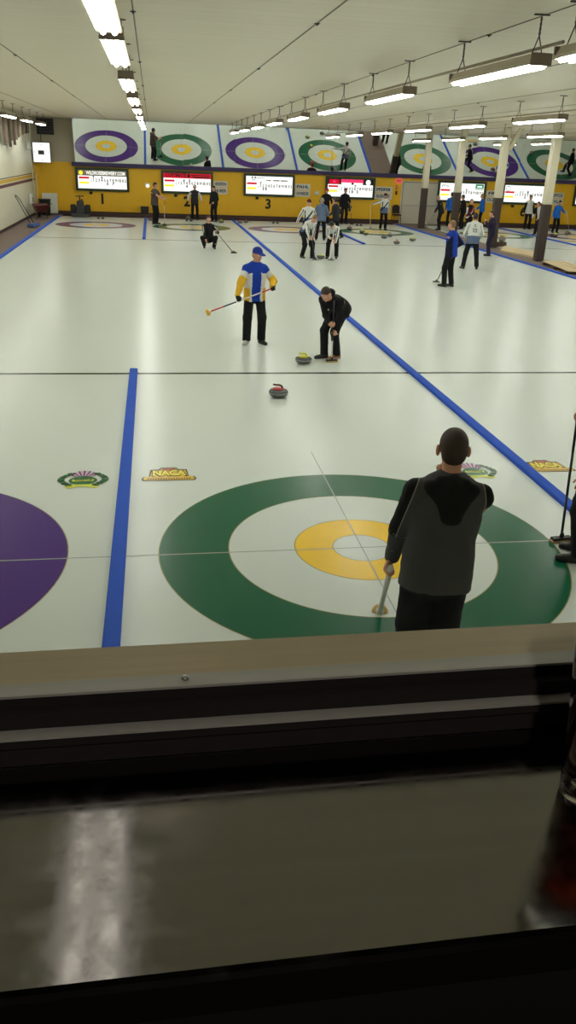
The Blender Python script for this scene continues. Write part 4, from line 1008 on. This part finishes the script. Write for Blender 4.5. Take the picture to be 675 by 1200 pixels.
    if design == 'p1':
        me = jo.data; n = len(me.vertices); c = np.zeros(n * 3); me.vertices.foreach_get('co', c); c = c.reshape(-1, 3)
        names = np.array([p['n'] for p in j])[np.stack([pdist(p, c) for p in j], 0).argmin(0)]
        lx = np.abs((c - PEL) @ r); lz = (c - PEL) @ u
        seam = np.full(n, -1.0); band = np.full(n, 1.0)
        for sd in (-1, 1):
            sp, el, W = arms[sd][:3]; ax = nv(el - sp); q = c - sp; lat = q - np.outer(q @ ax, ax)
            iu = (names == 'uarm%d' % sd) | ((names == 'yoke') & ((c - NB) @ r * sd > .12 * s))
            seam[iu] = (lat @ nv(r * sd + f * .3))[iu] - .012
            ax = nv(W - el); tf_ = (c - el) @ ax; i2 = (names == 'farm%d' % sd) | (names == 'cuff%d' % sd)
            band[i2] = np.minimum(np.abs(tf_[i2] - .015), np.abs(tf_[i2] - .155))
            band[iu] = np.abs((c[iu] - sp) @ nv(el - sp) - la - .01)
        for nm, vals in (('seam', seam), ('band', band)):
            at = me.attributes.new(nm, 'FLOAT', 'POINT'); at.data.foreach_set('value', vals.astype(np.float32))
    if back_text:
        from mathutils.bvhtree import BVHTree
        bv = BVHTree.FromPolygons([v.co for v in jo.data.vertices], [tuple(p.vertices) for p in jo.data.polygons])
        for txt_, zz, size, m_ in back_text:
            t = text_obj('back_lettering', txt_, size, m_, root, (0, 0, 0), ext=.0, bold=.004)
            for v in t.data.vertices:
                p = Vector(PEL + r * v.co.x + u * (zz + v.co.y)); hit = bv.ray_cast(p - Vector(f) * .5, Vector(f))
                v.co = (hit[0] - Vector(f) * .003) if hit[0] is not None else p - Vector(f) * .16
    # trousers
    t = [cone('hips', PEL - U * .05 * s, PEL + (WA - PEL) * .55, .150 * s * w, .140 * s * w, .05, (nv(f + F), 1.30))]
    for sd, ff, fu, A, hip, kn in legs:
        e = A - nv(A - kn) * .035 * s
        t += [cone('seat', hip - F * .035 * s + U * .02, hip - F * .02 * s - U * .05 * s, .092 * s * w, .09 * s * w, .05), cone('thigh', hip, kn, .098 * s * w + pw * .5, .078 * s + pw, .04), cone('shin', kn, A - fu * .02 * s, .078 * s + pw, .072 * s + pw, .03, capb=True)]
    sdf_mesh('trousers', t, vox, [pants], root, wrinkle=.0022 * s, adapt=0.02)
    for sd, ff, fu, A, hip, kn in legs:
        sm = (shoeL or shoe) if sd < 0 else shoe
        lt = np.cross(ff, fu)
        q = [cone('sole', A - fu * .062 * s - ff * .048 * s, A - fu * .062 * s + ff * .165 * s, .040 * s, .037 * s, .02), cone('upper', A - fu * .03 * s - ff * .035 * s, A - fu * .052 * s + ff * .12 * s, .042 * s, .034 * s, .02), cone('ankle', A - fu * .03 * s, A + fu * .015 * s, .043 * s, .041 * s, .02, capb=True)]
        zs = (A - fu * .088 * s) @ fu
        sdf_mesh('shoe', q, min(vox, .0085), sm, root, (lambda c, names, A=A, fu=fu: ((c - A) @ fu < -.066 * s).astype(int)) if len(sm) > 1 else None, planes=[(-fu, -zs)])
    # hair or hat
    if hat != 'hood':
        hh = []; ctr = HC + hu * .036 * s - hf * .018 * s
        long_ = hairstyle == 'long'
        hh.append(ell('hair', ctr, hd, np.array([.0805, .0985, .0925]) * s, .012))
        if hairstyle != 'bald':
            hh.append(ell('nape', HC - hu * .025 * s - hf * .045 * s, hd, np.array([.070, .060, .062 if not long_ else .12]) * s, .02))
        if hairstyle == 'tuft': hh.append(ell('tuft', HC + hu * .11 * s + hf * .05 * s, hd, np.array([.055, .035, .022]) * s, .02))
        if hairstyle == 'tail': hh.append(cone('tail', HC - hf * .11 * s + hu * .03 * s, HC - hf * .17 * s - hu * .06 * s, .03 * s, .022 * s, .02))
        cut = [ell('facecut', HC + hf * .115 * s - hu * .035 * s, hd, np.array([.085, .088, .098]) * s, .012, sub=True)]
        for sd in (-1, 1): cut.append(ell('earcut', HC + hr * sd * .085 * s + hf * .012 * s - hu * .02 * s, hd, np.array([.022, .040, .050]) * s, .006, sub=True))
        sdf_mesh('hair', hh + cut, min(vox, .0085), [hair], root)
    if hat in ('cap', 'beanie'):
        hm = C_cap
        q = [ell('crown', HC + hu * .044 * s - hf * .012 * s, hd, np.array([.090, .106, .092]) * s, .01)]
        pl = [(-hu, -((HC + hu * .036 * s) @ hu))]
        if hat == 'cap': q += [ell('brim', HC + hu * .046 * s + hf * .115 * s, [hr, nv(hf - hu * .12), nv(hu + hf * .12)], np.array([.072, .072, .008]) * s, .006), ell('button', HC + hu * .136 * s - hf * .012 * s, hd, np.array([.012, .012, .008]) * s, .004)]
        sdf_mesh('cap', q, min(vox, .007), [person.hatmat or hm], root, planes=pl)
    if gloves is not None:
        for sd in (-1, 1):
            sp, el, W, dv, n_, cu = arms[sd]
            sdf_mesh('glove', hand_prims('g', W, dv, n_, sd, cu, s, .0035), min(vox, .007), [gloves], root)
    if hood is not None:
        q = [cone('hoodl', NB + u * .012 * s - f * .055 * s, NB - u * .004 * s + r * .082 * s + f * .035 * s, .046 * s, .030 * s, .03), cone('hoodr', NB + u * .012 * s - f * .055 * s, NB - u * .004 * s - r * .082 * s + f * .035 * s, .046 * s, .030 * s, .03)]
        if hood[0] == 'drape':
            for sd in (-1, 1): q.append(cone('side', NB - u * .02 * s + r * sd * .118 * s - f * .055 * s, NB - u * .165 * s - f * .132 * s + r * sd * .02, .044 * s, .034 * s, .05))
            q += [cone('drape', NB - u * .03 * s - f * .085 * s, NB - u * .15 * s - f * .132 * s, .062 * s, .046 * s, .06, (f, 1.2)), cone('rim', NB + u * .022 * s - f * .06 * s + r * .07 * s, NB + u * .022 * s - f * .06 * s - r * .07 * s, .028 * s, .028 * s, .03)]
        else: q.append(ell('bunch', NB + u * .03 * s - f * .12 * s, [r, f, u], np.array([.085, .075, .08]) * s, .03))
        sdf_mesh('hood', q, vox, [hood[1]], root, wrinkle=.003, adapt=0.02)
    return root
person.hatmat = None

def broom(label, head, top, cols, headm, style='flat', hdir=(1, 0, 0), rad=.0125):
    head = Vector(head); top = Vector(top); L = (top - head).length; d = (top - head).normalized()
    r = thing('curling_broom', label, 'curling broom', head, 0, 'curling brooms')
    n = len(cols)
    st = .035
    for i, m in enumerate(cols):
        a = st + (L - st) * i / n; b_ = st + (L - st) * (i + 1) / n
        MB().tube([d * a, d * (a + b_) * .5, d * b_], rad, 12).build('handle', m, r)
    hx = Vector(hdir)
    if style == 'flat':
        hx = (hx - Vector((0, 0, 1)) * hx.z).normalized(); rz = math.atan2(hx.y, hx.x)
        MB().box((0, 0, .034), (.20, .065, .026), rz=rz, bev=.008).lathe([(.014, .04), (.022, .045), (.02, .075), (.015, .09)], (0, 0, 0), 12).build('brush_head', M_black, r)
        MB().box((0, 0, .0125), (.215, .075, .021), rz=rz, bev=.006).build('pad', headm, r)
    else:   # round fabric head square to the shaft, seen side-on
        MB().lathe([(.012, .05), (.024, .045), (.03, .02), (.045, .012)], (0, 0, 0), 16, axis=d).build('brush_head', M_white, r)
        MB().lathe([(.0, -.045), (.04, -.045), (.056, -.036), (.064, .0), (.058, .012), (.04, .018), (0, .018)], (0, 0, 0), 24, axis=d).build('pad', headm, r)
    return r
P_yel = mat('pad_yellow', srgb(224, 176, 60), .8); P_tan = mat('pad_tan', srgb(200, 168, 110), .8); P_white = mat('pad_white', srgb(210, 206, 196), .8); P_dark = mat('pad_dark', srgb(40, 36, 34), .8)
B_white = mat('shaft_white', srgb(214, 214, 210), .35); B_red = mat('shaft_red', srgb(208, 52, 60), .35); B_black = mat('shaft_black', (.014, .014, .016), .35); B_navy = mat('shaft_navy', srgb(52, 56, 92), .35); B_yel = mat('shaft_yellow', srgb(222, 206, 140), .4); B_grey = mat('shaft_grey', srgb(170, 170, 172), .3)
M_badge = mat('badge_white', srgb(220, 220, 216), .7); M_badgeD = mat('badge_dark', srgb(40, 44, 60), .7)
exec_people = True
# --- the near player, seen from behind
bh, bt = (-.13, -1.13, .004), (-.385, -2.075, .905)
broom('white-shafted broom held low by the near man in the charcoal hoodie', bh, bt, [mat('shaft_bright_white', (.86, .86, .85), .3)], P_tan, 'round', rad=.019)
person('man in charcoal and black hooded jacket seen from behind, nearest the window', (-.13, -2.2, 0), 8, H=1.84, w=1.04, vox=.0065, lean=6, side=3.5, hyaw=4, hpitch=12, footL=(-.085, .0, -6, 0), footR=(.095, .03, 6, 0), loose=.014, pw=.022,
       grips={'L': (bh, bt, .93)}, handR=(.05, .25, 1.45), poleR=(.8, .1, -.9), poleL=(-.8, -.5, 0), dirR=(-.25, -.05, 1), palmR=(-.4, -1, .1), curlR=.55,
       jacket=('p1', [C_char, C_black, C_pipe]), pants=C_black, hair=H_brown, hood=('drape', C_black))
# --- right edge player
bh, bt = (1.93, -.03, .004), (1.93, .10, 1.28)
broom('black broom standing upright at the right edge of the photo', bh, bt, [B_black, B_black, B_black], P_tan, 'flat', (1, .1, 0))
person('person in black mostly cut off by the right edge, one shoe showing', (1.93, -.37, 0), -62, H=1.76, vox=.0085, lean=4, footL=(-.10, .0, -6, 0), footR=(.13, -.02, 10, 0), grips={'R': (bh, bt, .93)},
       handL=(-.22, .1, .84), jacket=('plain', [C_black]), pants=C_black, hair=H_dark)
# --- blue and yellow jacket
bh, bt = (-.865, 8.35, .628), (.33, 8.36, 1.075)
broom('broom with round yellow head and striped shaft held across the body of the blue-capped man', bh, bt, [B_red, B_navy, B_white, B_white, B_red], P_yel, 'round')
person.hatmat = C_cap
person('man in blue, white and yellow jacket and blue cap on the middle sheet', (-.0, 8.66, 0), 172, H=1.75, vox=.0075, lean=2, w=.94, loose=.020, pw=.006, hyaw=-26, hpitch=15, footL=(-.14, .02, -16, 0), footR=(.14, .0, 30, 0), grips={'R': (bh, bt, .45), 'L': (bh, bt, .97)},
       poleR=(.7, -.5, -.4), poleL=(-.7, -.5, -.4), jacket=('p2', [C_blue, C_white, C_yellow]), pants=C_black, shoe=(C_shoew, C_sole), shoeL=(C_shoe, C_shoe), hair=H_dark, hat='cap', gloves=cloth('glove', srgb(40, 38, 36)))
# --- bending player
bh, bt = (1.19, 7.16, .004), (1.165, 7.12, 1.05)
broom('white-shafted broom held upright by the bending person in black', bh, bt, [B_white, B_black, B_black], P_tan, 'flat', (1, 0, 0))
person('person in black hooded jacket bending forward beside the yellow-handled stone', (1.27, 7.5, 0), -142, H=1.70, vox=.0075, pel=(0, -.18, .83), lean=70, hyaw=6, hpitch=40, footL=(-.10, .02, 25, 0), footR=(.10, .12, 35, 0), grips={'L': (bh, bt, .30), 'R': (bh, bt, .62)},
       jacket=('plain', [C_black]), pants=C_black, shoe=(C_shoe, C_shoe), shoeL=(C_shoeb, C_sole), hair=H_brown, hood=('bunch', C_black))
# --- crouching skip at the far end
bh, bt = (1.01, 23.65, .004), (.42, 25.0, .66)
broom('dark broom lying out from the crouching player', bh, bt, [B_black], P_dark, 'flat', (1, .1, 0))
person('player in black crouching on the far ice with a broom', (.2, 25.15, 0), 178, H=1.74, vox=.009, pel=(0, -.08, .36), lean=14, hpitch=4, footL=(-.20, .06, -8, 0), footR=(.14, -.10, 8, 55), kneeL=(-.25, 1, .8), kneeR=(.5, 1, -.5), grips={'L': (bh, bt, .95)}, handR=(.13, .34, .30),
       jacket=('stripeside', [C_black, C_white]), pants=C_black, hair=H_dark)
# --- sweepers
bh, bt = (3.66, 21.9, .004), (3.50, 22.5, 1.12)
broom('broom of the left sweeper, head on the ice by the yellow stone', bh, bt, [B_black], P_white, 'flat', (1, 0, 0))
person('left sweeper in white and navy jacket bent over the stone, fair hair', (3.47, 22.65, 0), 152, H=1.78, vox=.009, pel=(0, -.12, .86), lean=50, hyaw=-5, hpitch=45, footL=(-.14, .15, -5, 0), footR=(.12, -.10, 8, 0), grips={'R': (bh, bt, .36), 'L': (bh, bt, .66)},
       jacket=('team', [C_white, C_team, C_gblue]), pants=C_black, hair=H_fair)
bh, bt = (4.22, 21.95, .004), (4.38, 22.5, 1.10)
broom('broom of the right sweeper, head on the ice by the yellow stone', bh, bt, [B_white], P_white, 'flat', (1, 0, 0))
person('right sweeper in white and navy jacket bent low over the broom, dark hair', (4.42, 22.75, 0), 200, H=1.72, vox=.009, pel=(0, -.16, .80), lean=64, hyaw=5, hpitch=55, footL=(-.14, -.06, -8, 0), footR=(.15, .14, 5, 0), grips={'L': (bh, bt, .34), 'R': (bh, bt, .64)},
       jacket=('team', [C_white, C_team, C_gblue]), pants=C_black, hair=H_dark)
person.hatmat = C_wine
person('player in white and navy jacket and dark red cap standing behind the two sweepers', (4.14, 26.3, 0), 178, H=1.78, footL=(-.14, 0, -8, 0), handR=(.46, .12, .92), handL=(-.30, .1, .90), lean=2, jacket=('team', [C_white, C_team, C_gblue]), hair=H_dark, hat='cap')
# --- behind the sweepers
person('man in grey-blue hoodie seen from behind, behind the sweepers', (5.25, 29.3, 0), 14, H=1.72, w=1.06, footL=(-.17, -.05, -8, 0), footR=(.16, .1, 8, 0), handL=(-.20, .2, 1.0), handR=(.2, .2, 1.0), jacket=('plain', [C_gblue]), hair=H_grey, hood=('bunch', C_gblue))
person('man in dark grey jacket striding left behind the right sweeper', (6.15, 30.5, 0), -48, H=1.76, lean=8, footL=(-.06, .28, 0, 0), footR=(.05, -.36, 15, 28), pel=(0, 0, .88), handL=(-.2, .25, .95), handR=(.2, .15, .95), jacket=('plain', [C_dgrey]), pants=C_black, hair=H_dark)
person.hatmat = C_red
person('man in black jacket and red cap before the leaf scoreboard', (7.28, 38.5, 0), 172, H=1.80, handL=(-.26, .22, 1.02), handR=(.26, .22, 1.02), jacket=('blackwhite', [C_black, C_black]), hat='cap', hair=H_dark)
bh, bt = (8.78, 38.6, .004), (8.66, 38.75, 1.12)
broom('dark broom held by the man in black before the leaf scoreboard', bh, bt, [B_black, B_grey], P_dark)
person('man in black standing right of the red-capped man, hand on a broom', (8.38, 38.9, 0), 168, H=1.82, grips={'L': (bh, bt, .93)}, jacket=('plain', [C_black]), hair=H_dark)
person.hatmat = C_navy
bh, bt = (9.07, 35.65, .004), (8.97, 35.6, 1.24)
broom('pale yellow broom held out upright by the player right of the leaf scoreboard', bh, bt, [B_yel], P_white)
person('player in white and navy jacket with arm stretched out to a pale broom', (9.78, 35.9, 0), 176, H=1.74, grips={'R': (bh, bt, .94)}, poleR=(.4, -.3, -1), jacket=('team', [C_white, C_team, C_gblue]), hair=H_dark, hat='cap')
# --- by the door and columns
bh, bt = (12.28, 36.75, .004), (12.70, 36.45, 1.12)
broom('broom slanting from the hands of the man in dark grey by the farthest column', bh, bt, [B_grey], P_white)
person('man in dark grey leaning on a broom right of the farthest column', (12.98, 36.45, 0), -78, H=1.74, lean=16, hpitch=25, grips={'R': (bh, bt, .9), 'L': (bh, bt, .62)}, jacket=('plain', [C_dgreen]), hair=H_grey)
person('man in bright blue jacket seen from behind by the second column', (14.5, 39.2, 0), 8, H=1.78, w=1.05, jacket=('plain', [C_bright]), hair=H_dark, back_text=[('_', .28, .5, C_gblue)] if False else None)
person('man in black before the scoreboard with the green badge', (14.55, 37.4, 0), -50, H=1.74, lean=8, handL=(-.2, .2, 1.0), jacket=('plain', [C_black]), hair=H_dark)
person('grey-haired man in black, red and white jacket right of the second column', (13.05, 32.5, 0), 150, H=1.74, hyaw=25, handL=(-.1, .28, .98), handR=(.15, .27, 1.0), jacket=('redwhite', [C_black, C_red, C_white]), hair=H_grey)
person('man in bright blue jacket facing left before the yellow wall, right of the badge scoreboard', (16.3, 39.2, 0), -72, H=1.76, handL=(-.1, .28, .95), handR=(.1, .28, .95), jacket=('plain', [C_bright]), hair=H_fair)
person('man in white jacket with a number on his back, seen from behind', (8.70, 20.5, 0), 10, H=1.79, w=1.07, vox=.009, footL=(-.24, -.05, -20, 0), footR=(.22, -.05, 14, 0), handL=(-.22, .22, .98), handR=(.24, .18, .95), hyaw=10, jacket=('w22', [C_white, C_gblue]), hair=H_dark, back_text=[('22', .27, .17, M_badgeD), ('C', .42, .10, M_badge if False else M_badgeD)])
person('person in dark violet clothes standing at the foot of the thick braced column', (11.0, 24.6, 0), -70, H=1.66, w=1.04, vox=.009, handL=(-.1, .25, 1.25), handR=(.1, .25, 1.15), jacket=('plain', [C_purple]), pants=C_purple, hair=H_brown)
bh, bt = (6.83, 17.7, .004), (6.55, 16.25, 1.22)
bh = (6.38, 17.05, .004)
broom('broom with white shaft held slanting by the man in blue at right', bh, bt, [B_black, B_white, B_white], P_white, 'flat', (1, -.3, 0))
person('fair-haired man in royal blue and navy jacket holding a slanting broom at right', (6.46, 16.3, 0), -38, H=1.80, vox=.0085, footL=(-.10, .05, -5, 0), footR=(.12, -.05, 8, 0), grips={'L': (bh, bt, .66), 'R': (bh, bt, .82)}, hyaw=-10, jacket=('bluedark', [C_blue, C_navy]), pants=C_black, hair=H_fair)
# --- far right
person('player in white and black jacket standing beside the black wall number 6', (18.85, 38.7, 0), 178, H=1.80, lean=0, jacket=('sleeves', [C_white, C_black]), hair=H_dark)
person('player in black and white stepping left behind the nearest column', (17.9, 35.3, 0), -120, H=1.72, lean=22, footL=(-.1, .32, 0, 0), footR=(.1, -.38, 10, 25), pel=(0, 0, .84), handL=(-.2, .35, .8), handR=(.2, .3, .8), jacket=('halves', [C_white, C_black]), hair=H_dark)
bh, bt = (20.2, 36.2, .004), (19.9, 36.35, 1.12)
broom('thin pale broom in the hand of the man in bright blue at the far right', bh, bt, [B_grey], P_white)
person('man in bright blue pullover with a broom right of the nearest column', (19.52, 36.6, 0), 172, H=1.66, grips={'L': (bh, bt, .92)}, hyaw=-15, hpitch=20, jacket=('plain', [C_bright]), hair=H_dark)
bh, bt = (-1.28, 35.15, .004), (-1.25, 35.25, 1.30)
broom('broom with white lower shaft held upright by the man in the taupe shirt', bh, bt, [B_white, B_white, B_red], P_dark)
person('man in taupe short-sleeved shirt holding an upright broom left of scoreboard 2', (-1.72, 35.5, 0), 122, H=1.90, lean=2, hyaw=-15, grips={'L': (bh, bt, .96), 'R': (bh, bt, .88)}, short=True, jacket=('plain', [C_tee]), hair=H_dark)
person.hatmat = C_white
person('player in dark vest with white sleeves in front of scoreboard 2', (.36, 39.0, 0), 176, H=1.74, handL=(-.36, .1, .95), handR=(.34, .1, .95), jacket=('sleeves', [C_dgrey, C_white]), hair=H_dark, hat='cap')
person('player in dark clothes facing left below the name signs by scoreboard 2', (1.33, 38.1, 0), -135, H=1.74, handL=(-.15, .2, .95), jacket=('plain', [C_dgreen]), hair=H_dark)
person('player in black on the last sheet, seen only in the mirror at the right edge', (24.6, 35.4, 0), -130, H=1.76, lean=12, footL=(-.1, .25, 0, 0), footR=(.1, -.3, 10, 20), pel=(0, 0, .88), jacket=('plain', [C_black]), hair=H_dark)

# ------------------------------------------------------------------ world and view
wd = bpy.data.worlds.new('world'); S.world = wd; wd.use_nodes = True
wd.node_tree.nodes['Background'].inputs[0].default_value = (.02, .02, .022, 1); wd.node_tree.nodes['Background'].inputs[1].default_value = .1
S.view_settings.view_transform = 'Standard'; S.view_settings.look = 'None'; S.view_settings.gamma = 1; S.view_settings.use_curve_mapping = False
S.view_settings.exposure = 0.1
S.cycles.max_bounces = 10; S.cycles.diffuse_bounces = 5; S.cycles.glossy_bounces = 5; S.cycles.transparent_max_bounces = 12
S.cycles.caustics_reflective = True; S.cycles.caustics_refractive = True; S.cycles.sample_clamp_indirect = 6
S.cycles.use_denoising = True
